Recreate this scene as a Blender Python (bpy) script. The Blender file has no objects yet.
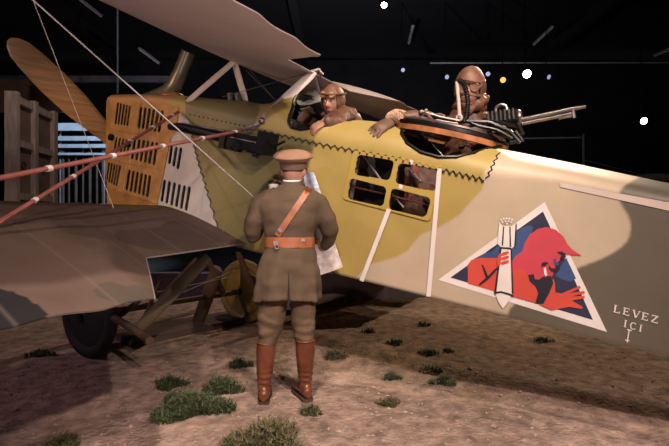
import bpy, bmesh, math, random
import numpy as np
from mathutils import Vector, Matrix, geometry, noise
from mathutils.bvhtree import BVHTree
random.seed(7); np.random.seed(7)
S = bpy.context.scene
COL = S.collection
V3 = Vector
# ------------------------------------------------------------------ place frame
# camera 1.29 m up looking along +Y; 24 mm lens. The aeroplane's own frame: u aft along the
# fuselage, v to starboard, z up; O is the port front corner of the nose on the ground.
F, CX, HY, EYE = 446.0, 334.5, 215.0, 1.29
O = V3((-2.38, 4.62, 0)); T = V3((.866, -.5, 0)); SB = V3((.5, .866, 0))
def ray(px, py): return V3(((px-CX)/F, 1.0, (HY-py)/F))
EYEP = V3((0, 0, EYE))
def PY(px, py, y): return EYEP + ray(px, py)*y
def PZ(px, py, z=0.0):
    d = ray(px, py); return EYEP + d*((z-EYE)/d.z)
def PV(px, py, v):
    d = ray(px, py); return EYEP + d*((v - (EYEP-O).dot(SB))/d.dot(SB))
def PU(px, py, u):
    d = ray(px, py); return EYEP + d*((u - (EYEP-O).dot(T))/d.dot(T))
def UVZ(p): q = p-O; return V3((q.dot(T), q.dot(SB), p.z))
def W(u, v, z): return O + T*u + SB*v + V3((0, 0, z))
def UZ(px, py, v=0.0): q = UVZ(PV(px, py, v)); return (q.x, q.z)
def proj(p): d = p-EYEP; return (CX+F*d.x/d.y, HY-F*d.z/d.y)

# ------------------------------------------------------------------ materials
def mat(name, col, rough=.6, metal=0., var=.18, scale=6., bump=0., bscale=60., attr=None, stretch=None, coat=0., spec=None):
    m = bpy.data.materials.new(name); m.use_nodes = True
    nt = m.node_tree; b = nt.nodes['Principled BSDF']
    b.inputs['Roughness'].default_value = rough; b.inputs['Metallic'].default_value = metal
    if coat: b.inputs['Coat Weight'].default_value = coat
    if spec is not None: b.inputs['Specular IOR Level'].default_value = spec
    tc = nt.nodes.new('ShaderNodeTexCoord')
    src = tc.outputs['Object']
    if stretch:
        mp = nt.nodes.new('ShaderNodeMapping'); mp.inputs['Scale'].default_value = stretch
        nt.links.new(src, mp.inputs['Vector']); src = mp.outputs['Vector']
    n = nt.nodes.new('ShaderNodeTexNoise'); n.inputs['Scale'].default_value = scale; n.inputs['Detail'].default_value = 5
    nt.links.new(src, n.inputs['Vector'])
    mr = nt.nodes.new('ShaderNodeMapRange'); mr.inputs['From Min'].default_value = .3; mr.inputs['From Max'].default_value = .7
    mr.inputs['To Min'].default_value = 1-var; mr.inputs['To Max'].default_value = 1+var
    nt.links.new(n.outputs['Fac'], mr.inputs['Value'])
    mx = nt.nodes.new('ShaderNodeVectorMath'); mx.operation = 'SCALE'
    if attr:
        a = nt.nodes.new('ShaderNodeAttribute'); a.attribute_name = attr; nt.links.new(a.outputs['Color'], mx.inputs[0])
    else: mx.inputs[0].default_value = col
    nt.links.new(mr.outputs['Result'], mx.inputs['Scale']); nt.links.new(mx.outputs['Vector'], b.inputs['Base Color'])
    if bump:
        n2 = nt.nodes.new('ShaderNodeTexNoise'); n2.inputs['Scale'].default_value = bscale; n2.inputs['Detail'].default_value = 6
        nt.links.new(src, n2.inputs['Vector'])
        bp = nt.nodes.new('ShaderNodeBump'); bp.inputs['Strength'].default_value = bump; bp.inputs['Distance'].default_value = .02
        nt.links.new(n2.outputs['Fac'], bp.inputs['Height']); nt.links.new(bp.outputs['Normal'], b.inputs['Normal'])
    return m
def mat_emit(name, col, strength):
    m = bpy.data.materials.new(name); m.use_nodes = True; b = m.node_tree.nodes['Principled BSDF']
    b.inputs['Base Color'].default_value = (*col, 1); b.inputs['Emission Color'].default_value = (*col, 1)
    b.inputs['Emission Strength'].default_value = strength; return m
def mat_glass(name, tint=(.9, .9, .9), alpha=.25, rough=.08):
    m = bpy.data.materials.new(name); m.use_nodes = True; nt = m.node_tree
    nt.nodes.remove(nt.nodes['Principled BSDF']); out = nt.nodes['Material Output']
    g = nt.nodes.new('ShaderNodeBsdfGlossy'); g.inputs['Roughness'].default_value = rough; g.inputs['Color'].default_value = (*tint, 1)
    t = nt.nodes.new('ShaderNodeBsdfTransparent'); t.inputs['Color'].default_value = (*tint, 1)
    mx = nt.nodes.new('ShaderNodeMixShader'); fr = nt.nodes.new('ShaderNodeFresnel'); fr.inputs['IOR'].default_value = 1.45
    ad = nt.nodes.new('ShaderNodeMath'); ad.operation = 'MULTIPLY_ADD'; ad.inputs[1].default_value = .6; ad.inputs[2].default_value = alpha*.2
    nt.links.new(fr.outputs[0], ad.inputs[0]); nt.links.new(ad.outputs[0], mx.inputs[0])
    nt.links.new(t.outputs[0], mx.inputs[1]); nt.links.new(g.outputs[0], mx.inputs[2]); nt.links.new(mx.outputs[0], out.inputs['Surface'])
    return m
def add_ribs(m, axis, pitch, width, col, amt=.35):
    """tape lines over ribs: bands every `pitch` metres along a direction"""
    nt = m.node_tree; b = nt.nodes['Principled BSDF']
    old = b.inputs['Base Color'].links[0].from_socket
    tc = nt.nodes.new('ShaderNodeTexCoord'); dt = nt.nodes.new('ShaderNodeVectorMath'); dt.operation = 'DOT_PRODUCT'
    dt.inputs[1].default_value = axis; nt.links.new(tc.outputs['Object'], dt.inputs[0])
    md = nt.nodes.new('ShaderNodeMath'); md.operation = 'PINGPONG'; md.inputs[1].default_value = pitch/2
    nt.links.new(dt.outputs['Value'], md.inputs[0])
    mr = nt.nodes.new('ShaderNodeMapRange'); mr.inputs['From Min'].default_value = 0; mr.inputs['From Max'].default_value = width
    mr.inputs['To Min'].default_value = amt; mr.inputs['To Max'].default_value = 0
    nt.links.new(md.outputs[0], mr.inputs['Value'])
    mx = nt.nodes.new('ShaderNodeMix'); mx.data_type = 'RGBA'; mx.inputs[7].default_value = (*col, 1)
    nt.links.new(mr.outputs['Result'], mx.inputs[0]); nt.links.new(old, mx.inputs[6]); nt.links.new(mx.outputs[2], b.inputs['Base Color'])

MT = {}
def defmats():
    d = MT
    d['paint'] = mat('camouflage paint', (1, 1, 1), .5, var=.07, scale=4, attr='paint', bump=.04, bscale=25)
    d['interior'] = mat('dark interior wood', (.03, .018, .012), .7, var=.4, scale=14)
    d['cowl'] = mat('ochre sheet metal', (.40, .225, .085), .42, .25, var=.22, scale=9, bump=.03)
    d['grey_panel'] = mat('grey painted metal', (.40, .38, .38), .5, .1, var=.12)
    d['lining'] = mat('black void lining', (.008, .007, .007), .9, var=.2)
    d['wing_under'] = mat('pale doped fabric', (.60, .50, .47), .7, var=.06, scale=3, bump=.03)
    add_ribs(d['wing_under'], (.5, .866, 0), .34, .02, (.66, .56, .53), .5)
    d['wing_top'] = mat('camouflage fabric', (1, 1, 1), .85, var=.1, scale=5, attr='paint', bump=.03, spec=.08)
    add_ribs(d['wing_top'], (.5, .866, 0), .42, .016, (.15, .11, .09), .4)
    d['strut'] = mat('pale grey strut paint', (.52, .45, .42), .5, var=.1)
    d['wood'] = mat('varnished wood', (.42, .235, .10), .38, var=.3, scale=3, stretch=(1, 1, 14), coat=.3)
    d['gearwood'] = mat('brown gear timber', (.10, .06, .038), .6, var=.3, scale=5)
    d['olivegear'] = mat('olive gear fairing', (.12, .09, .045), .6, var=.2)
    d['redbar'] = mat('red brown wrapped wire', (.30, .095, .075), .6, var=.2, scale=20)
    d['tape'] = mat('white binding tape', (.75, .68, .64), .7, var=.1)
    d['black'] = mat('black gun metal', (.018, .018, .02), .35, .6, var=.3, scale=20)
    d['steel'] = mat('worn bright steel', (.24, .21, .20), .35, .8, var=.3, scale=30)
    d['stack'] = mat('blued exhaust steel', (.15, .14, .115), .36, .4, var=.4, scale=8)
    d['tyre'] = mat('old black rubber and cover shade', (.022, .021, .024), .8, var=.3)
    d['disc'] = mat('olive wheel cover', (.26, .20, .07), .6, var=.2)
    d['copper'] = mat('copper brown wood rim', (.42, .17, .07), .35, var=.35, scale=14, coat=.4)
    d['white'] = mat('white marking paint', (.68, .63, .61), .6, var=.07)
    d['palestripe'] = mat('faded pale stripe paint', (.56, .46, .41), .6, var=.08)
    d['navy'] = mat('navy marking paint', (.02, .024, .055), .6, var=.2)
    d['blue'] = mat('blue marking paint', (.035, .07, .19), .6, var=.15)
    d['red'] = mat('red marking paint', (.55, .065, .045), .6, var=.12, scale=3)
    d['crimson'] = mat('crimson marking paint', (.50, .05, .075), .6, var=.1, scale=3)
    d['markblack'] = mat('black marking paint', (.012, .012, .022), .6, var=.2)
    d['lace'] = mat('dark lacing cord', (.03, .022, .015), .8, var=.2)
    d['cord'] = mat('pale cord', (.62, .57, .54), .6, var=.1)
    d['darkcord'] = mat('dark wire', (.12, .11, .10), .5, .3, var=.1)
    d['glass'] = mat_glass('window glass', (.8, .82, .85), .05, .03)
    d['lightpanel'] = mat('pale panel', (.45, .42, .36), .5, var=.1)
    d['skin'] = mat('skin', (.50, .25, .17), .5, var=.1, scale=25)
    d['lips'] = mat('lips', (.36, .12, .09), .5, var=.1)
    d['eye'] = mat('eye white', (.6, .55, .5), .3, var=.05)
    d['pupil'] = mat('pupil', (.02, .015, .01), .2, var=.05)
    d['hair'] = mat('dark brown hair', (.05, .025, .015), .6, var=.4, scale=60, bump=.4, bscale=120)
    d['tunic'] = mat('olive brown wool', (.078, .051, .029), .85, var=.22, scale=7, bump=.22, bscale=14)
    d['breeches'] = mat('khaki wool breeches', (.115, .074, .043), .85, var=.2, scale=7, bump=.3, bscale=16)
    d['cap'] = mat('tan wool cap', (.27, .15, .095), .8, var=.1, bump=.05)
    d['capband'] = mat('cap band wool', (.17, .10, .075), .8, var=.1)
    d['belt'] = mat('tan leather', (.30, .10, .04), .4, var=.2, scale=14, coat=.2)
    d['boot'] = mat('red brown boot leather', (.13, .040, .020), .33, var=.35, scale=9, bump=.12, bscale=18, coat=.25)
    d['sole'] = mat('boot sole', (.06, .03, .02), .7)
    d['coat'] = mat('brown leather coat', (.125, .054, .033), .5, var=.3, scale=9, bump=.35, bscale=22)
    d['helmet'] = mat('flying helmet leather', (.16, .072, .043), .5, var=.3, scale=12, bump=.25, bscale=30)
    d['fur'] = mat('pale fleece', (.55, .36, .25), .9, var=.3, scale=40, bump=.8, bscale=90)
    d['glove'] = mat('worn glove leather', (.13, .072, .048), .6, var=.35, scale=14, bump=.25, bscale=40)
    d['lens'] = mat('amber goggle lens', (.55, .30, .10), .15, var=.1)
    d['darkface'] = mat('shaded mask leather', (.20, .10, .065), .6, var=.3, scale=20)
    d['paper'] = mat('printed map paper', (.58, .52, .50), .8, var=.35, scale=16)
    d['paperblue'] = mat('blue printed map', (.45, .50, .62), .8, var=.35, scale=30)
    d['grass'] = mat('dry green scrub', (.06, .08, .033), .8, var=.4, scale=30)
    d['grass2'] = mat('olive scrub', (.12, .11, .055), .8, var=.4, scale=30)
    d['stone'] = mat('pebble', (.36, .27, .22), .9, var=.3, scale=8)
    d['pine'] = mat('pale pine boards', (.34, .24, .17), .7, var=.25, scale=4, stretch=(8, 8, 1))
    d['pinepanel'] = mat('brown plywood', (.17, .095, .06), .7, var=.25, scale=3)
    d['wall'] = mat('black hall wall', (.010, .010, .011), .9, var=.4, scale=2)
    d['ceil'] = mat('black ceiling', (.008, .008, .009), .9, var=.3, scale=2)
    d['beam'] = mat('dark steel beam', (.22, .2, .22), .6, var=.2)
    d['rail'] = mat('pale painted rail', (.42, .45, .52), .5, var=.15)
    d['fix'] = mat('dusty grey fitting', (.42, .38, .40), .5, var=.2)
    d['mauve'] = mat('mauve low wall paint', (.10, .075, .095), .7, var=.2)
    d['plinth'] = mat('brown plinth', (.075, .05, .038), .8, var=.3)
    d['concrete'] = mat('dark floor', (.05, .042, .035), .8, var=.3, scale=2)
    d['whitepot'] = mat('white enamel', (.75, .68, .62), .4, var=.05)
    d['blackpot'] = mat('black enamel', (.015, .012, .012), .4, var=.1)
    d['lamp_w'] = mat_emit('lit lamp cool', (.95, 1.0, 1.0), 40)
    d['lamp_p'] = mat_emit('lit lamp pink', (1.0, .75, .66), 40)
    d['lamp_a'] = mat_emit('lamp amber', (1.0, .5, .12), 1.2)
    d['lamp_b'] = mat_emit('lamp blue', (.55, .62, 1.0), .5)
    d['screen'] = mat_emit('blue lit screen', (.25, .5, .95), .8)
defmats()

# ------------------------------------------------------------------ mesh builder
class MB:
    def __init__(s): s.v = []; s.f = []; s.m = []
    def add(s, vs, fs, mi=0):
        o = len(s.v); s.v += [V3(p) for p in vs]
        for f in fs: s.f.append([i+o for i in f]); s.m.append(mi)
        return s
    def box(s, c, size, R=None, mi=0):
        R = R or Matrix.Identity(3); c = V3(c)
        vs = [c + R @ V3((x*size[0]/2, y*size[1]/2, z*size[2]/2)) for x in (-1, 1) for y in (-1, 1) for z in (-1, 1)]
        return s.add(vs, [(0, 1, 3, 2), (4, 6, 7, 5), (0, 4, 5, 1), (2, 3, 7, 6), (0, 2, 6, 4), (1, 5, 7, 3)], mi)
    def loft(s, rings, caps=True, mi=0):
        n = len(rings[0]); vs = [p for r in rings for p in r]; fs = []
        for i in range(len(rings)-1):
            for j in range(n):
                k = (j+1) % n; fs.append((i*n+j, i*n+k, (i+1)*n+k, (i+1)*n+j))
        if caps: fs.append(tuple(range(n-1, -1, -1))); fs.append(tuple((len(rings)-1)*n+j for j in range(n)))
        return s.add(vs, fs, mi)
    def tube(s, pts, r, n=10, mi=0, caps=True, flat=1.0, up=None, dome=False):
        pts = [V3(p) for p in pts]; rr = list(r) if hasattr(r, '__len__') else [r]*len(pts)
        if dome:
            a, b = pts[0]-pts[1], pts[-1]-pts[-2]; a.normalize(); b.normalize()
            q = [.5, .87]
            pts = [pts[0]+a*rr[0]*.95, pts[0]+a*rr[0]*.7, pts[0]+a*rr[0]*.35] + pts + [pts[-1]+b*rr[-1]*.35, pts[-1]+b*rr[-1]*.7, pts[-1]+b*rr[-1]*.95]
            rr = [rr[0]*.3, rr[0]*.71, rr[0]*.93] + rr + [rr[-1]*.93, rr[-1]*.71, rr[-1]*.3]
        rings = []; x = None
        for i, p in enumerate(pts):
            t = pts[min(i+1, len(pts)-1)] - pts[max(i-1, 0)]
            t.normalize()
            if x is None:
                h = V3(up) if up is not None else (V3((0, 0, 1)) if abs(t.z) < .9 else V3((1, 0, 0)))
                x = t.cross(h)
            x = x - t*x.dot(t); x.normalize(); y = t.cross(x)
            rings.append([p + x*math.cos(a)*rr[i] + y*math.sin(a)*rr[i]*flat for a in [2*math.pi*k/n for k in range(n)]])
        return s.loft(rings, caps, mi)
    def ball(s, c, r, n=14, mi=0, R=None):
        c = V3(c); r = r if hasattr(r, '__len__') else (r, r, r); R = R or Matrix.Identity(3)
        rings = []
        for i in range(1, n):
            a = math.pi*i/n
            rings.append([c + R @ V3((r[0]*math.sin(a)*math.cos(b), r[1]*math.sin(a)*math.sin(b), -r[2]*math.cos(a))) for b in [2*math.pi*k/(n*2) for k in range(n*2)]])
        return s.loft(rings, True, mi)
    def cyl(s, a, b, r, n=20, mi=0, r2=None): return s.tube([a, b], [r, r if r2 is None else r2], n, mi)
    def torus(s, c, ax, R, r, n=40, m=12, mi=0, sx=1.0):
        ax = V3(ax).normalized(); h = V3((0, 0, 1)) if abs(ax.z) < .9 else V3((1, 0, 0)); x = ax.cross(h).normalized(); y = ax.cross(x)
        rings = []
        for i in range(n):
            a = 2*math.pi*i/n; d = x*math.cos(a)*sx + y*math.sin(a)
            rings.append([V3(c)+d*R + (d*math.cos(b) + ax*math.sin(b))*r for b in [2*math.pi*k/m for k in range(m)]])
        vs = [p for q in rings for p in q]; fs = []
        for i in range(n):
            for j in range(m):
                i2 = (i+1) % n; j2 = (j+1) % m; fs.append((i*m+j, i2*m+j, i2*m+j2, i*m+j2))
        return s.add(vs, fs, mi)
    def join(s, o, mi=None):
        k = len(s.v); s.v += o.v
        for f, m in zip(o.f, o.m): s.f.append([i+k for i in f]); s.m.append(m if mi is None else mi)
        return s
    def mesh(s, name, mats, smooth=True):
        me = bpy.data.meshes.new(name); me.from_pydata([tuple(p) for p in s.v], [], s.f)
        for m in (mats if isinstance(mats, (list, tuple)) else [mats]): me.materials.append(m)
        me.polygons.foreach_set('material_index', s.m)
        bm = bmesh.new(); bm.from_mesh(me); bmesh.ops.recalc_face_normals(bm, faces=bm.faces); bm.to_mesh(me); bm.free()
        if smooth: me.shade_smooth(); me.set_sharp_from_angle(angle=math.radians(38))
        me.update(); return me
WL = {}     # world location of each object made here
def obj(name, mb, mats, parent=None, smooth=True, base=None):
    me = mb if isinstance(mb, bpy.types.Mesh) else mb.mesh(name, mats, smooth)
    o = bpy.data.objects.new(name, me); COL.objects.link(o); o.name = name
    if parent is None:
        co = np.empty(len(me.vertices)*3); me.vertices.foreach_get('co', co); co = co.reshape(-1, 3)
        loc = V3(base) if base is not None else V3(((co[:, 0].min()+co[:, 0].max())/2, (co[:, 1].min()+co[:, 1].max())/2, co[:, 2].min()))
        me.transform(Matrix.Translation(-loc)); o.location = loc; WL[o] = loc
    else:
        o.parent = parent; o.matrix_parent_inverse = Matrix.Translation(-WL[parent]); WL[o] = V3((0, 0, 0))
    return o
def tag(o, label, cat, group=None):
    o['label'] = label; o['category'] = cat
    if group: o['group'] = group
    return o
def thing(name, loc, label, cat, group=None):
    o = bpy.data.objects.new(name, None); COL.objects.link(o); o.name = name; o.location = loc; o.empty_display_size = .1
    WL[o] = V3(loc); return tag(o, label, cat, group)
def structure(o): o['kind'] = 'structure'; return o
def stuff(o): o['kind'] = 'stuff'; return o
def remesh(mb, voxel, smooth=3, factor=.5):
    me = mb.mesh('tmp', MT['skin'], False); o = bpy.data.objects.new('tmp', me); COL.objects.link(o)
    r = o.modifiers.new('r', 'REMESH'); r.mode = 'VOXEL'; r.voxel_size = voxel; r.adaptivity = 0
    if smooth:
        q = o.modifiers.new('s', 'SMOOTH'); q.iterations = smooth; q.factor = factor
    dg = bpy.context.evaluated_depsgraph_get(); e = o.evaluated_get(dg).to_mesh()
    out = MB(); out.v = [v.co.copy() for v in e.vertices]; out.f = [list(p.vertices) for p in e.polygons]; out.m = [0]*len(out.f)
    o.evaluated_get(dg).to_mesh_clear(); bpy.data.objects.remove(o); bpy.data.meshes.remove(me)
    return out
def inpoly(x, y, poly):
    x = np.asarray(x, float); y = np.asarray(y, float); c = np.zeros(x.shape, bool); n = len(poly)
    for i in range(n):
        x1, y1 = poly[i]; x2, y2 = poly[(i+1) % n]
        if y1 == y2: continue
        k = ((y1 > y) != (y2 > y)) & (x < (x2-x1)*(y-y1)/(y2-y1)+x1); c ^= k
    return c
def smooth_poly(pts, it=2):
    for _ in range(it):
        q = []
        for i in range(len(pts)):
            a, b = pts[i], pts[(i+1) % len(pts)]
            q += [(a[0]*.75+b[0]*.25, a[1]*.75+b[1]*.25), (a[0]*.25+b[0]*.75, a[1]*.25+b[1]*.75)]
        pts = q
    return pts
def rounded(quad, r=.03, n=5):
    out = []
    for i in range(4):
        p, a, b = V3((*quad[i], 0)), V3((*quad[i-1], 0)), V3((*quad[(i+1) % 4], 0))
        d1 = (a-p).normalized()*r; d2 = (b-p).normalized()*r
        for k in range(n+1):
            t = k/n; q = (p+d1)*(1-t)**2 + p*2*t*(1-t) + (p+d2)*t*t; out.append((q.x, q.y))
    return out
def stadium(a, b, w, n=6):
    a = V3((*a, 0)); b = V3((*b, 0)); d = (b-a).normalized(); nx = V3((-d.y, d.x, 0)); out = []
    for k in range(n+1):
        t = math.pi*k/n; q = b + nx*math.cos(t)*w + d*math.sin(t)*w; out.append((q.x, q.y))
    for k in range(n+1):
        t = math.pi*k/n; q = a - nx*math.cos(t)*w - d*math.sin(t)*w; out.append((q.x, q.y))
    return out
def plate(outer, holes, v_out, thick, mb=None):
    """sheet with holes standing in the plane of the fuselage side (outline given in u,z)"""
    mb = mb or MB(); cu = bpy.data.curves.new('tmp', 'CURVE'); cu.dimensions = '2D'; cu.fill_mode = 'BOTH'; cu.extrude = thick/2
    for L in [outer]+holes:
        sp = cu.splines.new('POLY'); sp.points.add(len(L)-1); sp.use_cyclic_u = True
        for p, q in zip(sp.points, L): p.co = (q[0], q[1], 0, 1)
    o = bpy.data.objects.new('tmp', cu); COL.objects.link(o); dg = bpy.context.evaluated_depsgraph_get(); e = o.evaluated_get(dg); me = e.to_mesh()
    mb.add([W(v.co.x, v_out+thick/2-v.co.z, v.co.y) for v in me.vertices], [tuple(p.vertices) for p in me.polygons])
    e.to_mesh_clear(); bpy.data.objects.remove(o); bpy.data.curves.remove(cu); return mb
def decal(pts_px, v, mb=None, mi=0):
    """flat painted shape on the fuselage side"""
    mb = mb or MB(); pts = [PV(x, y, v) for x, y in pts_px]
    uz = [V3((UVZ(p).x, UVZ(p).z, 0)) for p in pts]
    return mb.add(pts, [tuple(t) for t in geometry.tessellate_polygon([uz])], mi)
def strip(a, b, w, v, mb=None):
    ax, ay = a; bx, by = b; L = math.hypot(bx-ax, by-ay); nx, ny = -(by-ay)/L*w/2, (bx-ax)/L*w/2
    return decal([(ax+nx, ay+ny), (bx+nx, by+ny), (bx-nx, by-ny), (ax-nx, ay-ny)], v, mb)

# ================================================================== AEROPLANE
HW = .45
plane = thing('biplane', W(2.4, .45, 0), 'camouflaged two-seat military biplane with triangular red emblem on its flank, parked on sandy ground', 'aeroplane')
def prof(px_list, v):
    q = [UZ(x, y, v) for x, y in px_list]; return np.array([a for a, _ in q]), np.array([b for _, b in q])
bu, bz = prof([(100, 204), (118, 207), (150, 218), (222, 243), (340, 275), (500, 315), (669, 357)], 0)
lu, lz = prof([(100, 101), (150, 101.5), (178, 106), (192, 113.5), (255, 128), (320, 143), (400, 158), (440, 168), (487, 178), (560, 184), (669, 204)], 0)
tu, tz = prof([(100, 97), (150, 96), (190, 97), (245, 100), (265, 103), (276, 101), (286, 96), (294, 91), (302, 91), (314, 96), (330, 108), (345, 117), (400, 122), (450, 133), (500, 147), (580, 163), (669, 182)], .28)
UEND = 4.95
bu = np.append(bu, 7.3); bz = np.append(bz, .52); lu = np.append(lu, 7.3); lz = np.append(lz, .70); tu = np.append(tu, 7.3); tz = np.append(tz, .74)
ztop = lambda u: float(np.interp(u, tu, tz)); zlac = lambda u: float(np.interp(u, lu, lz)); zbot = lambda u: float(np.interp(u, bu, bz))
def halfw(u): return HW if u < UEND else HW*max(.06, 1-(u-UEND)/2.5)
NSIDE, NDECK, NFAR, NBOT = 96, 84, 12, 6
def ring_uvz(u, inset=0.):
    w = halfw(u)-inset; zb = zbot(u)+inset; zl = zlac(u); zt = ztop(u)-inset
    e = 2.9 if u < .9 else 2.9-min(1, (u-.9)/.9)*.7
    r = [(HW-w, zb+(zl-zb)*i/NSIDE) for i in range(NSIDE)]
    for i in range(NDECK+1):
        a = math.pi*i/NDECK; c, s_ = math.cos(a), math.sin(a)
        r.append((HW - w*math.copysign(abs(c)**(2/e), c), zl+(zt-zl)*abs(s_)**(2/e)))
    r += [(HW+w, zl+(zb-zl)*i/NFAR) for i in range(1, NFAR+1)]
    r += [(HW+w-2*w*i/NBOT, zb) for i in range(1, NBOT)]
    return r
US = [.0]+list(np.arange(.01, UEND, .009))+list(np.linspace(UEND, 7.3, 30))
def fus_arrays(us, inset=0.):
    pts = []
    for u in us:
        rr = ring_uvz(u, inset)
        if u < .05 and inset == 0:      # rolled nose edge
            k = 1-.055*(1-u/.05)**2; zc = (zbot(u)+ztop(u))/2
            rr = [(HW+(v-HW)*k, zc+(z-zc)*k) for v, z in rr]
        pts.append([(u, v, z) for v, z in rr])
    return np.array(pts)
A = fus_arrays(US); NU, NR = A.shape[:2]
def to_world(a):
    o = np.array(O); t = np.array(T); s_ = np.array(SB)
    w = o + a[..., 0:1]*t + a[..., 1:2]*s_; w[..., 2] = a[..., 2]; return w
AW = to_world(A)
# hit test on the complete skin
cs = AW[::4, ::2].reshape(-1, 3); nu2, nr2 = AW[::4, ::2].shape[:2]
bvh = BVHTree.FromPolygons([V3(p) for p in cs], [(i*nr2+j, i*nr2+(j+1) % nr2, (i+1)*nr2+(j+1) % nr2, (i+1)*nr2+j) for i in range(nu2-1) for j in range(nr2)])
def hit(px, py, off=0.):
    d = ray(px, py).normalized(); h = bvh.ray_cast(EYEP, d)
    if h[0] is None: return PV(px, py, .2)
    return h[0]-d*off
# openings -----------------------------------------------------------------
win_q = [[(150, 135), (295, 160), (275, 240), (135, 215)], [(310, 168), (470, 195), (455, 283), (295, 250)],
         [(120, 228), (265, 265), (250, 342), (108, 310)], [(283, 267), (440, 307), (418, 385), (268, 350)]]
win_uz = [rounded([UZ(320+x/3.935, 120+y/3.935) for x, y in q], .035) for q in win_q]
win_outer = rounded([UZ(x, y) for x, y in [(354, 150), (443.5, 166), (430, 221.5), (343, 199)]], .03)
def Z2(x, y): return (95+x/3.43, 85+y/3.43)
slots = []; wide = []
def srow(t0, t1, b0, b1, n, w=.0205):
    for i in range(n):
        f = i/(n-1); a = Z2(t0[0]+(t1[0]-t0[0])*f, t0[1]+(t1[1]-t0[1])*f); b = Z2(b0[0]+(b1[0]-b0[0])*f, b0[1]+(b1[1]-b0[1])*f)
        slots.append(stadium(UZ(*a), UZ(*b), w)); wide.append(stadium(UZ(*a), UZ(*b), w+.003))
srow((81, 66), (122, 76), (73, 130), (113, 136), 5, .0165)
srow((160, 82), (233, 94), (153, 142), (222, 156), 6)
srow((76, 184), (122, 194), (70, 222), (112, 232), 5, .0165)
srow((139, 190), (214, 204), (130, 248), (204, 268), 6)
srow((50, 270), (88, 281), (43, 325), (76, 342), 5, .0165)
srow((120, 297), (190, 316), (111, 355), (182, 378), 6)
ncowl = len(slots)
srow((264, 216), (296, 222), (257, 264), (286, 282), 3)
srow((240, 332), (325, 356), (231, 394), (314, 424), 6)
cowl_outer = [UZ(*p) for p in [(107, 101.8), (150, 102.3), (179.5, 107.2), (176, 134), (171, 139), (157, 207), (152, 218), (118, 209), (110, 200), (106, 170)]]
grey_outer = [UZ(*p) for p in [(172, 139), (182, 112), (191, 124), (192.5, 140), (199, 165), (208, 195), (221.5, 241), (190, 230), (158, 217), (158, 207)]]
obs_rim_px = [(402, 127), (401.5, 134), (407, 143), (421, 152), (439, 157), (457, 157), (474, 153), (492, 148), (502, 146)]
obs_rim = [UVZ(hit(*p)) for p in obs_rim_px]
pil_rim_px = [(297, 94.5), (294, 100), (292.5, 108), (289.5, 116), (288.5, 122), (291.5, 127.5), (301, 129.8), (316, 128), (330, 125.5), (345, 121), (356, 118)]
pil_rim = [UVZ(hit(*p)) for p in pil_rim_px]
def rimpoly(r): p = [(q.x, q.z) for q in r]; return p + [(p[-1][0]+.02, 3.2), (p[0][0]-.02, 3.2)]
obs_poly, pil_poly = rimpoly(obs_rim), rimpoly(pil_rim)
def cut_mask(c, inner=False):
    """faces to remove; c = centres in u,v,z"""
    u, v, z = c[:, 0], c[:, 1], c[:, 2]; m = np.zeros(len(c), bool)
    port = v < .06
    for q in win_uz: m |= port & inpoly(u, z, q)
    for s_ in wide: m |= (v < .03) & inpoly(u, z, s_)
    deck = z > np.interp(u, lu, lz)-.06
    m |= deck & (inpoly(u, z, obs_poly) | inpoly(u, z, pil_poly))
    return m
OCHRE, OLIVE, BEIGE, DARK = (.35, .262, .078), (.165, .14, .055), (.44, .36, .26), (.105, .09, .066)
COWLC, GREYC, YDECK = (.40, .225, .085), (.40, .38, .38), (.30, .215, .052)
beige_px = [(489, 168), (484, 171), (482, 190), (472, 200), (459, 215), (440, 227), (420, 235), (407, 251), (394, 258), (370, 264), (362, 271), (352, 284), (352, 420), (760, 430), (760, 150), (505, 140), (500, 152)]
dark_px = smooth_poly([(660, 165), (639, 177), (622, 187), (619, 195), (620, 203), (630, 218), (631, 232), (626, 244), (607, 257), (577, 268), (545, 283), (511, 305), (506, 320), (500, 350), (780, 420), (780, 160)], 1)
olive_px = [(186, 60), (262, 60), (259, 112), (254, 128), (318, 142), (312, 152), (306, 175), (295, 195), (262, 215), (250, 262), (200, 262), (185, 120)]
def paint(pw, uvz):
    """colour of the painted scheme at world points"""
    mir = uvz[:, 1] > HW+.25; q = uvz.copy(); q[mir, 1] = 2*HW-q[mir, 1]; w = to_world(q)
    px = CX+F*w[:, 0]/w[:, 1]; py = HY-F*(w[:, 2]-EYE)/w[:, 1]
    c = np.tile(np.array(OCHRE), (len(uvz), 1))
    c[inpoly(px, py, olive_px)] = OLIVE; c[inpoly(px, py, beige_px)] = BEIGE; c[inpoly(px, py, dark_px)] = DARK
    c[(uvz[:, 0] > 4.75)] = DARK
    c[(uvz[:, 0] < .99) & (py < 118) | (uvz[:, 0] < .6)] = COWLC
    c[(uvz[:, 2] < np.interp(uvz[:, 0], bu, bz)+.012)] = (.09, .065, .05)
    return c
def paint_soft(uvz):
    acc = 0
    for du in (-.006, 0, .006):
        for dz in (-.006, 0, .006):
            q = uvz+np.array([du, 0, dz]); acc = acc+paint(None, q)
    return acc/9
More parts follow.
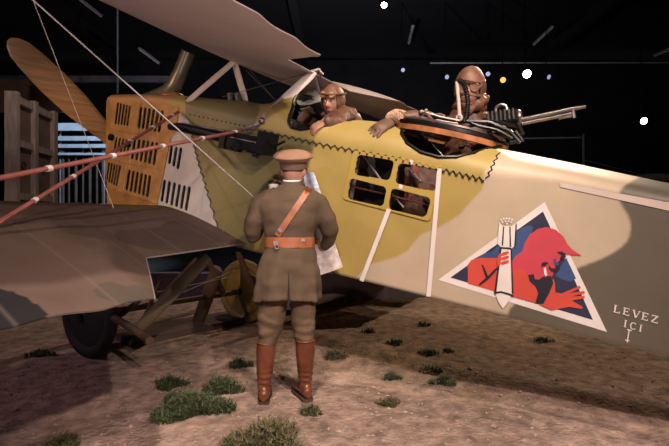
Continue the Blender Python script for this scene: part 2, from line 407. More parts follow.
def grid_mesh(name, Auvz, material, cut, colour=True):
    nu, nr = Auvz.shape[:2]; idx = np.arange(nu*nr).reshape(nu, nr); nx = np.roll(idx, -1, axis=1)
    f = np.stack([idx[:-1], nx[:-1], nx[1:], idx[1:]], -1).reshape(-1, 4)
    flat = Auvz.reshape(-1, 3); cen = flat[f].mean(1)
    f = f[~cut(cen)] if cut else f
    w = to_world(flat[None])[0]
    me = bpy.data.meshes.new(name); faces = f.tolist() + ([list(idx[0]), list(idx[-1])] if cut and colour else [])
    me.from_pydata(w.tolist(), [], faces); me.materials.append(material)
    if colour:
        col = np.concatenate([paint_soft(flat), np.ones((len(w), 1))], 1)
        a = me.attributes.new('paint', 'FLOAT_COLOR', 'POINT'); a.data.foreach_set('color', col.astype(np.float32).ravel())
    bm = bmesh.new(); bm.from_mesh(me)
    bmesh.ops.delete(bm, geom=[v for v in bm.verts if not v.link_faces], context='VERTS')
    bmesh.ops.recalc_face_normals(bm, faces=bm.faces); bm.to_mesh(me); bm.free()
    me.shade_smooth(); me.set_sharp_from_angle(angle=math.radians(40)); return me
fus = obj('fuselage', grid_mesh('fuselage', A, MT['paint'], cut_mask), None, plane)
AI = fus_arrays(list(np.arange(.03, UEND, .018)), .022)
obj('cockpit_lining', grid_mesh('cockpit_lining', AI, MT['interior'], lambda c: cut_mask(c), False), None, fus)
# louvred nose panels
cw = plate(cowl_outer, slots[:ncowl], -.008, .0075)
cowl = obj('engine_cowling', cw, MT['cowl'], plane, smooth=False); cowl['label'] = 'ochre louvred sheet-metal cowling'
for a in ([(36, 148), (140, 168), (152, 163)], [(30, 246), (115, 270), (228, 290)], [(150, 163), (143, 130), (150, 75), (160, 62)], [(35, 345), (100, 372), (205, 405)], [(132, 172), (118, 262)], [(108, 280), (96, 365)]):
    obj('panel_seam', MB().tube([PV(*Z2(*q), -.010) for q in a], .006, 8), MT['cowl'], cowl)
for x, y, r in ((60, 180, .034), (118, 205, .026)):
    c = PV(*Z2(x, y), -.006); obj('round_port', MB().cyl(c, c-SB*.03, r), MT['black'], cowl)
gp = plate(grey_outer, slots[ncowl:], -.006, .0055)
gpo = obj('grey_side_panel', gp, MT['grey_panel'], plane, smooth=False); gpo['label'] = 'grey louvred panel behind the cowling'
pts = [(191, 126), (192.5, 140), (199, 165), (208, 195), (221, 240)]
lz_ = []
for i in range(len(pts)-1):
    for k in range(8): f = k/8; lz_.append(PV(pts[i][0]+(pts[i+1][0]-pts[i][0])*f+(1.3 if k % 2 else -1.2), pts[i][1]+(pts[i+1][1]-pts[i][1])*f, -.008))
obj('panel_lacing', MB().tube(lz_, .004, 6), MT['lace'], gpo)
# dark engine bay behind the louvres
eb = MB(); eb.box(W(.75, .30, 1.75), (1.3, .4, .9), Matrix.Rotation(math.radians(-30), 3, 'Z'))
obj('engine_block', eb, MT['lining'], plane)
# lacing along the deck edge
lac = MB()
LP = []
def lacing(px0, px1, n, amp):
    for i in range(n):
        f = i/n; LP.append((px0[0]+(px1[0]-px0[0])*f, px0[1]+(px1[1]-px0[1])*f+(amp if i % 2 else -amp)))
lacing((258, 130), (320, 144), 18, 1.3); lacing((320, 144), (400, 159), 22, 1.5); lacing((400, 159), (440, 169), 12, 1.6); lacing((440, 169), (486, 180), 14, 1.8)
lac.tube([hit(*a, .004) for a in LP], .0042, 6)
for i, a in enumerate(LP):
    if i % 2: lac.ball(hit(*a, .004), .0095, 5)
obj('lacing', lac, MT['lace'], fus)
LP = []; lacing((487, 178), (500, 150), 10, 0); LP = [(x+(1.3 if i % 2 else -1.3), y) for i, (x, y) in enumerate(LP)]
obj('lacing', MB().tube([hit(*a, .004) for a in LP], .0042, 6), MT['lace'], fus)
for i in range(14): obj('lacing_eyelet', MB().ball(hit(190+i*4.5, 114.5+i*.95, .003), .007, 5), MT['lace'], fus)
# windows
wf = plate(win_outer, win_uz, -.007, .0065)
wfo = obj('window_frame', wf, mat('window plate paint', (.40, .29, .07), .5, var=.08), plane, smooth=False)
for q in win_uz: obj('window_pane', MB().add([W(a, .004, b) for a, b in q], [tuple(range(len(q)))]), MT['glass'], wfo)
def inz(x, y, v): return PV(320+x/3.935, 120+y/3.935, v)
i1 = MB(); i1.tube([inz(172, 140, .08), inz(260, 265, .08), inz(330, 345, .08)], .014, 8, flat=.5); i1.tube([inz(152, 140, .1), inz(118, 330, .1)], .016, 8); i1.tube([inz(350, 195, .15), inz(395, 245, .15)], .012, 8)
obj('cabin_brace', i1, MT['strut'], plane)
i2 = MB(); i2.tube([inz(110, 258, .05), inz(270, 295, .05), inz(440, 338, .05)], .007, 8); i2.tube([inz(375, 180, .2), inz(350, 370, .2)], .03, 8)
obj('cabin_rail', i2, MT['redbar'], plane)
i3 = MB(); i3.box(inz(400, 300, .4), (.3, .3, .4)); i3.ball(inz(400, 345, .3), (.16, .14, .16)); obj('cabin_seat', i3, MT['helmet'], plane)
# painted stripes and lettering
for a, b, w in (((412, 160), (410.3, 164), 3.6), ((401.5, 184.6), (400, 188.5), 3.8), ((389, 209), (361.5, 281), 4.4), ((439.5, 168.5), (428.5, 296.5), 4.6)): obj('white_stripe', strip(a, b, w, -.0085), MT['white'], fus, smooth=False)
obj('white_stripe', decal([(560, 182.5), (669, 202.5), (720, 212), (720, 221), (669, 210.8), (560, 187)], -.004), MT['palestripe'], fus, smooth=False)
# emblem on the flank -------------------------------------------------------
def Z6(x, y): return (420+x/3.345, 190+y/3.345)
def Z6s(L): return [Z6(*p) for p in L]
tri_out = [(544.7, 202), (438, 280), (607, 332)]; tri_in = [(543, 211.5), (450.5, 277.5), (593, 320)]
emb = obj('squadron_emblem', decal(tri_out, -.002), MT['white'], fus, smooth=False); emb['label'] = 'white-bordered triangular emblem with red figure and bomb'
def edec(name, L, m, lay, conv=True, sm=0):
    p = Z6s(L) if conv else L
    if sm: p = smooth_poly(p, sm)
    o = obj(name, decal(p, -.002-.0009*lay), MT[m], plane, smooth=False); return o
navy = edec('emblem_field', tri_in, 'navy', 1, False)
edec('emblem_blue', [(150, 258), (190, 222), (256, 200), (262, 160), (320, 140), (350, 122), (380, 118), (372, 150), (352, 180), (346, 215), (318, 240), (160, 262)], 'blue', 2, sm=1)
edec('emblem_blue', [(470, 256), (489, 226), (522, 296), (502, 307), (472, 298), (453, 286)], 'blue', 2)
edec('emblem_arm', [(160, 312), (160, 250), (172, 234), (200, 227), (262, 228), (275, 228), (285, 349)], 'red', 3)
edec('emblem_body', [(308, 355), (308, 240), (318, 222), (342, 205), (350, 178), (366, 150), (394, 130), (425, 124), (455, 133), (480, 156), (494, 182), (510, 200), (541, 219), (486, 216), (470, 232), (458, 244), (470, 256), (462, 270), (448, 264), (446, 280), (440, 292), (448, 320), (430, 350), (412, 384)], 'crimson', 3)
edec('emblem_body', [(308, 356), (308, 262), (345, 268), (372, 300), (392, 330), (390, 379)], 'red', 4)
edec('emblem_hand', [(400, 384), (412, 362), (434, 330), (446, 296), (452, 312), (452, 342), (474, 346), (534, 320), (538, 327), (500, 345), (549, 338), (552, 345), (506, 356), (551, 354), (550, 362), (508, 370), (544, 391), (541, 398), (500, 391), (470, 396), (440, 402)], 'red', 5)
edec('emblem_glove', [(361, 285), (380, 281), (384, 298), (398, 300), (412, 290), (438, 287), (446, 312), (432, 345), (412, 382), (386, 378), (396, 345), (386, 322), (368, 306)], 'markblack', 6)
edec('emblem_face', [(405, 258), (408, 244), (420, 240), (432, 246), (424, 248), (420, 254), (412, 254)], 'markblack', 6)
edec('emblem_face', [(432, 252), (440, 262), (452, 262), (456, 240), (470, 252), (466, 268), (452, 276), (438, 272), (430, 262)], 'markblack', 6)
edec('emblem_face', [(448, 232), (456, 228), (454, 240), (466, 246), (460, 254), (448, 246)], 'blue', 7)
edec('emblem_face', [(458, 208), (474, 205), (486, 212), (488, 224), (478, 234), (468, 230), (474, 218)], 'markblack', 6)
edec('emblem_tusk', [(414, 262), (420, 258), (426, 284), (420, 290), (415, 280)], 'white', 7)
edec('emblem_outline', [(206, 248), (212, 252), (228, 288), (246, 268), (258, 258), (260, 264), (242, 285), (228, 300), (200, 320), (196, 316), (220, 294)], 'markblack', 6)
edec('emblem_bomb', [(268, 196), (303, 198), (310, 345), (292, 378), (277, 397), (262, 374), (250, 342)], 'white', 6)
edec('emblem_bomb', [(265, 108), (276, 120), (308, 120), (322, 112), (318, 186), (304, 198), (272, 194), (259, 178)], 'white', 6)
for L in ([(268, 196), (273, 196), (255, 343), (249, 343)], [(303, 198), (307, 198), (313, 346), (307, 346)], [(248, 342), (270, 338), (300, 346), (312, 352), (312, 358), (298, 352), (270, 344), (248, 349)],
          [(278, 122), (282, 122), (278, 186), (273, 186)], [(299, 122), (303, 122), (305, 190), (300, 190)], [(269, 190), (306, 193), (306, 199), (268, 196)], [(320, 112), (324, 112), (320, 190), (315, 190)]):
    edec('emblem_outline', L, 'markblack', 8)
for x, y in ((272, 100), (281, 96), (290, 95), (299, 96), (308, 99), (276, 107), (286, 104), (296, 104), (305, 107), (290, 112)):
    edec('emblem_dot', [(x+3.2*math.cos(a), y+3.2*math.sin(a)) for a in np.linspace(0, 6.28, 9)[:-1]], 'white', 8)
for k in range(3):
    y = 208+k*15
    edec('emblem_finger', [(268, y+4), (292, y-4), (298, y-1), (297, y+5), (274, y+13)], 'red', 9, sm=1)
edec('emblem_finger', [(258, 226), (268, 210), (272, 214), (270, 250), (262, 258), (257, 244)], 'red', 9, sm=1)
# lettering, drawn stroke by stroke
def Z7(x, y): return (520+x/3.537, 230+y/3.537)
GL = {'L': [((.25, 0), (.25, 1), .16), ((.1, 1), (.42, 1), .07), ((.1, .04), (.78, .04), .09), ((.76, 0), (.76, .28), .08)],
      'E': [((.25, 0), (.25, 1), .16), ((.1, .97), (.74, .97), .09), ((.1, .04), (.78, .04), .09), ((.25, .53), (.6, .53), .09), ((.74, .8), (.74, 1), .07), ((.77, 0), (.77, .25), .07), ((.6, .42), (.6, .64), .06)],
      'V': [((.2, 1), (.5, 0), .15), ((.82, 1), (.52, 0), .09), ((.08, .98), (.36, .98), .07), ((.68, .98), (.95, .98), .07)],
      'Z': [((.15, .96), (.82, .96), .1), ((.78, .96), (.18, .04), .15), ((.14, .04), (.86, .04), .1), ((.17, .76), (.17, .98), .07), ((.84, 0), (.84, .25), .07)],
      'I': [((.5, 0), (.5, 1), .17), ((.32, .98), (.68, .98), .07), ((.32, .02), (.68, .02), .07)],
      'C': [((.8, .72), (.8, .98), .07), ((.8, .84), (.62, .97), .1), ((.62, .97), (.38, .93), .1), ((.38, .93), (.22, .7), .14), ((.22, .7), (.2, .35), .16), ((.2, .35), (.36, .08), .14), ((.36, .08), (.62, .02), .1), ((.62, .02), (.84, .2), .1)]}
def word(txt, org, adv, up):
    mb = MB()
    for i, ch in enumerate(txt):
        for (a, b, w) in GL[ch]:
            def q(p): x = i+p[0]; return Z7(org[0]+adv[0]*x+up[0]*p[1], org[1]+adv[1]*x+up[1]*p[1])
            strip(q(a), q(b), w*math.hypot(*adv)/3.537, -.005, mb)
    return mb
arrow = MB()
for a, b, w in (((386, 354), (379, 398), 1.2), ((379, 352), (395, 356), 1.2), ((372, 389), (387, 392), 1.1)): strip(Z7(*a), Z7(*b), w, -.005, arrow)
for k, ch in enumerate('LEVEZ'): obj('painted_letter', word(ch, (326+33*k, 289+8.6*k), (33, 8.6), (4, -25)), MT['white'], fus, smooth=False)
for k, ch in enumerate('ICI'): obj('painted_letter', word(ch, (357+27*k, 339+8.2*k), (27, 8.2), (4, -24)), MT['white'], fus, smooth=False)
obj('painted_arrow', arrow, MT['white'], fus, smooth=False)
# cockpit rims
def rim(name, r, rad, m, parent=plane, mirror=True):
    obj(name, MB().tube([W(q.x, 2*HW-q.y+.004, q.z) for q in r], rad, 8), MT[m], parent)
    return obj(name, MB().tube([W(q.x, q.y-.004, q.z) for q in r], rad, 8), MT[m], parent)
rim('observer_coaming', obs_rim, .011, 'black'); rim('pilot_coaming', pil_rim, .010, 'black')
# gun ring
RC = V3((3.455, .45, 1.875)); RR = .385; rax = (T*.27+V3((0, 0, 1))).normalized()
def ringpt(a, dr=0, dz=0):
    u = RC.x+math.cos(a)*(RR+dr); return W(u, RC.y+math.sin(a)*(RR+dr), RC.z-.27*(u-RC.x)+dz)
AN = [2*math.pi*i/60 for i in range(60)]
def hoop(prof_):
    mb = MB(); n = len(prof_); vs = [ringpt(a, dr, dz) for a in AN for dr, dz in prof_]; fs = []
    for i in range(60):
        for j in range(n): i2 = (i+1) % 60; j2 = (j+1) % n; fs.append((i*n+j, i2*n+j, i2*n+j2, i*n+j2))
    return mb.add(vs, fs)
gring = obj('gun_ring', hoop([(.03, .0), (.03, .022), (0, .032), (-.03, .022), (-.03, 0)]), MT['black'], plane)
obj('ring_rim', hoop([(.022, -.042), (.026, -.004), (-.012, -.004), (-.012, -.042)]), MT['copper'], gring)
obj('ring_track', hoop([(.012, .032), (.012, .045), (-.012, .045), (-.012, .032)]), MT['steel'], gring)

# ---- wings
def wing(name, vs, uL, uT, zfun, mats, camber=.075, thick=.035, colour=None, parent=plane, nc=26):
    me_b = MB(); cl = []
    for v in vs:
        c = uT(v)-uL; ring = []
        for k in range(nc+1):
            f = .5-.5*math.cos(math.pi*k/nc); ring.append((f, 1))
        for k in range(nc-1, 0, -1):
            f = .5-.5*math.cos(math.pi*k/nc); ring.append((f, 0))
        pts = []
        for f, top in ring:
            h = c*(camber*4*(f**.6)*(1-f)*.72) if top else c*(-thick*(f**.5)*(1-f)*1.2 + .012*math.sin(math.pi*f))
            pts.append(W(uL+f*c, v, zfun(uL+f*c, v)+h+.0035*(1 if top else -1)))
        cl.append(pts)
    n = len(cl[0]); vsx = [p for r in cl for p in r]; fs = []; mi = []
    for i in range(len(cl)-1):
        for j in range(n):
            k = (j+1) % n; fs.append((i*n+j, i*n+k, (i+1)*n+k, (i+1)*n+j)); mi.append(0 if j < nc else 1)
    fs += [tuple(range(n)), tuple((len(cl)-1)*n+j for j in range(n))]; mi += [1, 1]
    me_b.v = vsx; me_b.f = [list(f) for f in fs]; me_b.m = mi
    me = me_b.mesh(name, mats)
    a = me.attributes.new('paint', 'FLOAT_COLOR', 'POINT')
    w = np.array([tuple(v.co) for v in me.vertices]); col = colour(w) if colour else np.tile((.2, .13, .1), (len(w), 1))
    a.data.foreach_set('color', np.concatenate([col, np.ones((len(w), 1))], 1).astype(np.float32).ravel())
    return obj(name, me, None, parent)
SL = .27; UL0, ZL0 = 1.5, 2.707
def zup(u, v): return ZL0-SL*(u-UL0)+.033*max(0, -v, v-2*HW)
def scal(v): return .034*abs(math.sin(math.pi*(v+.2)/.36))**1.5
def upT(v):
    d = abs(v-HW); full = 2.80
    if d < .50: return 2.37
    if d < .66: return 2.37+(d-.50)/.16*.33
    if d < .74: t = (d-.66)/.08; return 2.70+(full-2.70)*math.sqrt(max(0, 1-(1-t)**2))
    return full-scal(v)
def vlist(): 
    h = [0, .3, .495, .5, .53, .56, .6, .63, .66, .662, .667, .675, .69, .71, .74, .77, .80, .83, .865, .9]+list(np.arange(.93, 6.6, .034)); h += [6.62]
    return [HW-x for x in reversed(h)]+[HW+x for x in h[1:]]
uw = wing('upper_wing', vlist(), UL0, upT, zup, [MT['wing_under'], MT['wing_under']]); uw['label'] = 'pale fabric upper wing with scalloped trailing edge'
LL, ZLL = .785, 1.366
def zlow(u, v): return ZLL-.28*(u-LL)
def lowT(v):
    d = -v if v < HW else v-2*HW
    if d < 0: d = 0
    if d < 1.02: return 1.90+.1*d
    if d < 1.36: return 2.0+(d-1.02)/.34*.52
    return 2.53-scal(v)*.8
lp = lambda L: smooth_poly(L, 2)
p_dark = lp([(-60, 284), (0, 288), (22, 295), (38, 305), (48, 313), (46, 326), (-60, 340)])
p_a = lp([(93, 294), (98, 285), (108, 281), (124, 286), (138, 285), (155, 290), (162, 302), (130, 306), (108, 301)])
p_b = lp([(112, 233), (124, 229), (160, 229), (172, 214), (205, 232), (226, 244), (190, 252), (150, 250), (135, 246), (120, 241)])
def lowcol(w):
    px = CX+F*w[:, 0]/np.maximum(w[:, 1], .3); py = HY-F*(w[:, 2]-EYE)/np.maximum(w[:, 1], .3)
    uv = w-np.array(O); u = uv@np.array(T); v = uv@np.array(SB)
    c = np.tile((.098, .067, .055), (len(w), 1)); c[py < 0] = (.2, .14, .1)
    k = (u < 1.12+.10*np.sin(v*2.3)); c[k] = (.062, .040, .036)
    k2 = (u < 1.10) & (v > -.55-.5*(1.1-u)); c[k2] = (.10, .075, .03)
    s_ = (v > -2.3)
    c[s_ & inpoly(px, py, p_b)] = (.070, .050, .042); c[s_ & inpoly(px, py, p_a)] = (.070, .056, .045)
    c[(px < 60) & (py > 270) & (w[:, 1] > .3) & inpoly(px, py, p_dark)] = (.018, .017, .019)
    return c
hv = [.0, .5, 1.0, 1.02, 1.03]; 
lv = [0, .1, .25, .4]+list(np.arange(.42, 2.6, .012))+list(np.arange(2.6, 5.6, .04))
lw = wing('lower_wing', [-x for x in reversed(lv)]+[.3, .6]+[.9+x for x in lv[::3]], LL, lowT, zlow, [MT['wing_top'], MT['wing_top']], camber=.055, thick=.03, colour=lowcol, nc=90)
lw['label'] = 'brown camouflage lower wing with notch at the root'
ed = MB(); e1 = [W(lowT(-x)+.002, -x, zlow(lowT(-x), -x)) for x in [0, .3, .6, .9, 1.02, 1.2, 1.36]]
ed.tube(e1, .005, 8); obj('edge_binding', ed, mat('faded edge tape', (.20, .16, .14), .7), lw)
# ---- struts between fuselage and upper wing
def strutmb(a, b, w, flat=.35):
    m = MB(); d = (b-a); m.tube([a, a+d*.1, a+d*.5, a+d*.9, b], [w*.75, w*.95, w, w*.95, w*.7], 14, flat=flat, up=SB); return m
top1 = PV(237, 59, .30); top2 = PV(314, 72, .33)
def hitd(px, py): return hit(px, py, -.01)
for nm, a, b, w in (('cabane_strut', hitd(187, 102), top1, .034), ('cabane_strut', PV(246, 102, .36), PV(233.5, 60, .30), .036), ('cabane_strut', hitd(263, 120), top2, .05), ('cabane_strut', PV(323, 112, .84), PV(314, 73, .36), .03)):
    o = obj(nm, strutmb(a, b, w), MT['strut'], plane)
fit = MB(); p = hit(262, 121, .01); fit.ball(p, .03, 8); fit.tube([p, hit(258, 125, .015), hit(248, 128, .03)], .014, 8); obj('strut_fitting', fit, MT['steel'], plane)
fb = MB(); fb.tube([PV(313, 72, .33), PV(318, 70, .36), PV(322, 75, .4)], .02, 8); obj('strut_fitting', fb, MT['steel'], plane)
rd = MB(); rd.tube([PV(240, 60, .24), PV(234, 38, -.05)], .010, 8); rd.ball(PV(234, 38, -.05), .02, 6); obj('control_rod', rd, MT['black'], plane)
for a, b in ((PV(222, 97, .3), PV(312, 72, .33)), (PV(246, 70, .3), PV(275, 100, .35)), (PV(275, 100, .35), PV(248, 68, .8)), (PV(330, 90, .9), PV(236, 62, .4))): obj('bracing_wire', MB().tube([a, b], .003, 5), MT['darkcord'], plane)
# ---- red wrapped bracing and cords
def wrapped(a, b, r, n_tape, f0=.05, f1=.95):
    m = MB(); m.tube([a, b], r, 10, flat=.7); o = obj('bracing_strut', m, MT['redbar'], plane)
    d = b-a; L = d.length
    for i in range(n_tape):
        f = f0+(f1-f0)*i/(n_tape-1); obj('binding_tape', MB().tube([a+d*(f-.012/L), a+d*(f+.012/L)], r*1.15, 10, flat=.75), MT['tape'], o)
    return o
def wing_pt(px, py):   # top of the lower wing along this sight line
    best = None
    for i in range(400):
        k = 1+i*.01; p = EYEP+ray(px, py)*k; q = UVZ(p)
        if q.x < 2.5 and p.z < zlow(q.x, q.y)+.06: return p
    return p
wrapped(PV(178, 112, -.03), wing_pt(-30, 240), .017, 7)
Bs, Be = PV(242, 130.5, -.04), PU(0, 178, 2.0); Bd = Be-Bs; wrapped(Bs, Bs+Bd*1.75, .019, 9, .03, .97)
tb = MB(); tb.tube([Bs, PV(258, 126, -.03)], .008, 8); tb.tube([PV(246, 129, -.04), PV(254, 127, -.035)], .014, 8); obj('turnbuckle', tb, MT['steel'], plane)
c1 = MB(); a, b = PV(256, 199, -.01), PU(33, 0, 2.0); c1.tube([a, b+(b-a)*.3], .0042, 6); obj('flying_wire', c1, MT['cord'], plane)
c2 = MB(); a, b = PU(95, 160, 1.1), PU(33, 0, 1.1); c2.tube([a+(a-b)*.4, b+(b-a)*.15], .0024, 6); obj('flying_wire', c2, MT['cord'], plane)
# ---- propeller
hubc = W(-.2, .45, 1.93); pr = thing('tmp', (0, 0, 0), '', ''); bpy.data.objects.remove(pr)
pm = MB(); pm.cyl(hubc+T*.12, hubc-T*.12, .09); prop = obj('propeller', pm, MT['wood'], plane)
def blade(sgn):
    tip = PU(9, 39, -.2); d = (tip-hubc)*sgn; L = d.length; d.normalize(); side = d.cross(T).normalized(); m = MB(); rings = []
    for f, w, th in ((.05, .05, .045), (.15, .06, .04), (.3, .10, .028), (.5, .135, .02), (.7, .14, .015), (.85, .125, .011), (.93, .105, .009), (.975, .07, .007), (1.0, .02, .004)):
        tw = math.radians(48-34*f)*sgn; ax = side*math.cos(tw)+T*math.sin(tw); nn = d.cross(ax)
        rings.append([hubc+d*L*f+ax*w*math.cos(a)+nn*th*math.sin(a) for a in np.linspace(0, 2*math.pi, 17)[:-1]])
    m.loft(rings); return m
for s_ in (1, -1): obj('propeller_blade', blade(s_), MT['wood'], prop)
# ---- exhaust stack, filler caps
ex = MB(); path = [PV(x, y, .36) for x, y in ((146, 98), (158, 95), (168, 92), (175, 84), (180.5, 72), (185, 61), (188.5, 52))]
ex.tube(path, [.05, .065, .082, .080, .073, .070, .070], 18, flat=1.0, caps=False); ex.tube([path[-1], path[-2]], [.062, .062], 18, mi=1, caps=True)
exo = obj('exhaust_stack', ex, [MT['stack'], MT['lining']], plane)
ef = MB(); ef.ball(PV(172, 97, .36), (.13, .09, .05)); obj('exhaust_fairing', ef, MT['cowl'], exo)
for x in (231, 238.5):
    m = MB(); a, b = PV(x, 104, .3), PV(x-1, 95, .3); m.cyl(a, b, .026, 18); m.cyl(b, b+(b-a)*.15, .03, 18); obj('filler_neck', m, MT['steel'], plane)
# ---- side gun
def G(x, y): return (170+x/4.96, 90+y/4.96)
gn = MB(); gn.tube([PV(*G(0, 182), -.09), PV(*G(60, 186), -.09), PV(*G(285, 240), -.09)], [.03, .042, .045], 14)
gun = obj('side_machine_gun', gn, MT['black'], plane); gun['label'] = 'black machine gun fixed to the nose side'
rot = Matrix((T, -SB, V3((0, 0, 1)))).transposed() @ Matrix.Rotation(math.radians(13), 3, 'Y')
m = MB(); m.box(PV(*G(385, 262), -.09), (.34, .12, .12), rot); m.box(PV(*G(480, 268), -.09), (.09, .15, .17), rot); m.box(PV(*G(285, 255), -.09), (.06, .13, .13), rot); obj('receiver', m, MT['black'], gun)
m = MB(); m.box(PV(*G(320, 288), -.11), (.12, .05, .05), rot); m.box(PV(*G(430, 300), -.11), (.16, .06, .05), rot); m.tube([PV(*G(405, 290), -.13), PV(*G(412, 325), -.13), PV(*G(435, 332), -.13)], .011, 8); m.tube([PV(*G(460, 300), -.13), PV(*G(455, 322), -.13)], .012, 8); m.tube([PV(*G(290, 275), -.13), PV(*G(330, 300), -.13)], .009, 8); obj('feed_mechanism', m, MT['black'], gun)
m = MB(); m.tube([PV(*G(60, 165), -.06), PV(*G(270, 205), -.06)], .008, 8); m.tube([PV(*G(375, 205), -.08), PV(*G(350, 225), -.08)], .008, 8); m.tube([PV(*G(300, 235), -.15), PV(*G(470, 270), -.155)], .006, 8); obj('cocking_rod', m, MT['steel'], gun)
m = MB(); m.tube([PV(*G(455, 315), -.06), PV(*G(568, 255), -.06)], .014, 8, flat=.5); obj('mount_bar', m, MT['black'], gun)
# ---- windscreen
wz = [(315, 90.5), (306, 90.5), (298, 93), (295, 99), (293, 108), (289, 117), (288, 122), (291, 127.5), (300, 129.5)]
wp = [PV(x, y, .16+.02*i) for i, (x, y) in enumerate(reversed(wz))]
wp = [PV(x, y, .40-.04*i) for i, (x, y) in enumerate(wz)]
m = MB(); m.tube(wp, .010, 8); wso = obj('windscreen_frame', m, MT['black'], plane)
far = [p+SB*(2*(HW-UVZ(p).y)+.0) for p in wp]
m = MB(); m.add([p for p in wp]+[p for p in far], [(i, i+1, i+1+len(wp), i+len(wp)) for i in range(len(wp)-1)])
obj('windscreen_glass', m, MT['glass'], wso)
m = MB(); q = [PV(298, 93.5, .5), PV(312, 90.5, .5), PV(322, 96, .5), PV(322, 101, .5), PV(299.5, 107, .5)]; m.add(q+[p+SB*.012 for p in q], [(0, 1, 2, 3, 4), (9, 8, 7, 6, 5)]+[(i, (i+1) % 5, (i+1) % 5+5, i+5) for i in range(5)])
obj('pale_plate', m, MT['lightpanel'], wso, smooth=False)  # pale flat plate inside the windscreen
m = MB(); m.box(W(2.18, .45, 1.93), (.02, .62, .30), Matrix.Rotation(math.radians(-30), 3, 'Z')); obj('instrument_board', m, MT['interior'], plane)
# ---- undercarriage
def wheel(u, v, r=.38, cover='disc', ty='disc'):
    c = W(u, v, r); m = MB(); m.torus(c, SB, r-.055, .055, 48, 14); w = obj('wheel', m, MT[ty], plane)
    d = MB()
    for sg in (-1, 1):
        d.tube([c+SB*.0*sg, c+SB*.02*sg, c+SB*.055*sg, c+SB*.075*sg], [r-.085, r-.085, r*.35, .05], 36)
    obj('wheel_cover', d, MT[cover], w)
    h = MB(); h.cyl(c-SB*.10, c+SB*.10, .035); obj('hub', h, MT['black'], w); return c
w1 = wheel(.42, -.42, cover='tyre', ty='tyre'); w2 = wheel(.76, 1.28)  # port cover gets the dark rubber colour to stand in for shade
m = MB(); m.tube([w1, w2], .03, 12); obj('axle', m, MT['gearwood'], plane)
for nm, a, b, w, k in (('gear_leg', PV(139, 328, -.34), PV(209, 256, .02), .062, 'olivegear'), ('gear_leg', PV(112, 322, -.30), PV(140, 300, -.1), .03, 'gearwood'), ('gear_leg', PV(159, 300, -.05), PV(198, 258, .05), .030, 'gearwood'), ('gear_leg', PV(224, 296, .9), PV(206, 255, .75), .045, 'gearwood'),
                       ('gear_leg', PV(262, 312, 1.05), PV(238, 252, .7), .045, 'gearwood'), ('gear_leg', PV(196, 327, .85), PV(218, 268, .75), .09, 'gearwood'), ('gear_leg', PV(142, 322, -.2), PV(160, 282, .2), .035, 'gearwood')):
    obj(nm, strutmb(a, b, w, .45), MT[k], plane)
m = MB(); m.tube([PV(114, 318, -.42), PV(132, 328, -.5), PV(150, 341, -.62)], .032, 12); obj('gear_skid', m, MT['gearwood'], plane)
for a, b in ((PV(78, 312, -.4), PV(116, 324, -.3)), (PV(90, 308, -.3), PV(120, 328, -.32)), (PV(157, 292, 0), PV(230, 277, .9)), (PV(165, 300, 0), PV(235, 270, .8))): obj('gear_wire', MB().tube([a, b], .004, 6), MT['cord'], plane)
m = MB()
for i in range(9):
    a = hit(219+random.uniform(-4, 4), 238+random.uniform(-8, 6), .02); m.tube([a, hit(217+random.uniform(-6, 5), 240+random.uniform(-6, 8), .03)], .006, 6)
obj('wing_root_fitting', m, MT['steel'], plane)
# ---- rear gun on its ring
def Q(x, y): return (480+x/5.575, 90+y/5.575)
def GP(x, y, v=.40): return PV(*Q(x, y), v)
def R3(x, y, v): return PV(360+x/3.935, 50+y/3.935, v)
m = MB(); m.tube([GP(235, 165), GP(520, 105), GP(590, 94)], [.014, .012, .009], 12); rg = obj('rear_machine_gun', m, MT['steel'], plane); rg['label'] = 'long-barrelled machine gun on the rear cockpit ring'
m = MB(); m.tube([GP(235, 188), GP(520, 132)], .011, 12); m.tube([GP(515, 100), GP(525, 155)], .012, 8); m.tube([GP(440, 165), GP(450, 158), GP(515, 146)], .006, 8); obj('gas_tube', m, MT['steel'], rg)
m = MB(); d = (GP(205, 132)-GP(45, 160)); L = d.length; d.normalize(); n = SB.cross(d); RRm = Matrix((d, SB, -n)).transposed()
m.box((GP(45, 165)+GP(215, 148))/2, (L*1.05, .10, .075), RRm); obj('receiver', m, MT['black'], rg)
fn = MB()
for i in range(7):
    f = (i+.5)/7; c = GP(45, 160)*(1-f)+GP(205, 138)*f; fn.box(c-SB*.055, (.008, .02, .07), RRm)
obj('cooling_fins', fn, MT['steel'], rg)
m = MB(); m.torus(GP(118, 112), SB, .036, .011, 24, 8); m.tube([GP(118, 118), GP(118, 140)], .01, 8); m.torus(GP(222, 150), d, .035, .014, 24, 8); obj('ring_sight', m, MT['steel'], rg)
m = MB(); m.tube([R3(225, 250, .2), R3(300, 262, .2), R3(395, 280, .2), R3(510, 285, .2), R3(590, 320, .2), R3(630, 365, .2)], .014, 8)
m.tube([R3(400, 270, .2), R3(470, 300, .2), R3(540, 315, .2), R3(600, 350, .2)], .012, 8); m.tube([R3(590, 365, .2), R3(640, 355, .2), R3(610, 320, .2)], .012, 8); m.tube([R3(620, 290, .35), R3(640, 330, .3), R3(600, 365, .2)], .014, 8)
m.tube([R3(430, 300, .2), R3(520, 280, .3), R3(620, 300, .4)], .012, 8)
obj('gun_yoke', m, MT['black'], rg)
m = MB(); m.tube([R3(250, 243, .15), R3(310, 262, .15), R3(388, 278, .15)], .008, 8); m.ball(R3(240, 245, .15), .018, 6); m.ball(R3(260, 238, .15), .013, 6); m.tube([R3(300, 275, .12), R3(385, 290, .12)], .006, 8); obj('elevation_link', m, MT['steel'], rg)
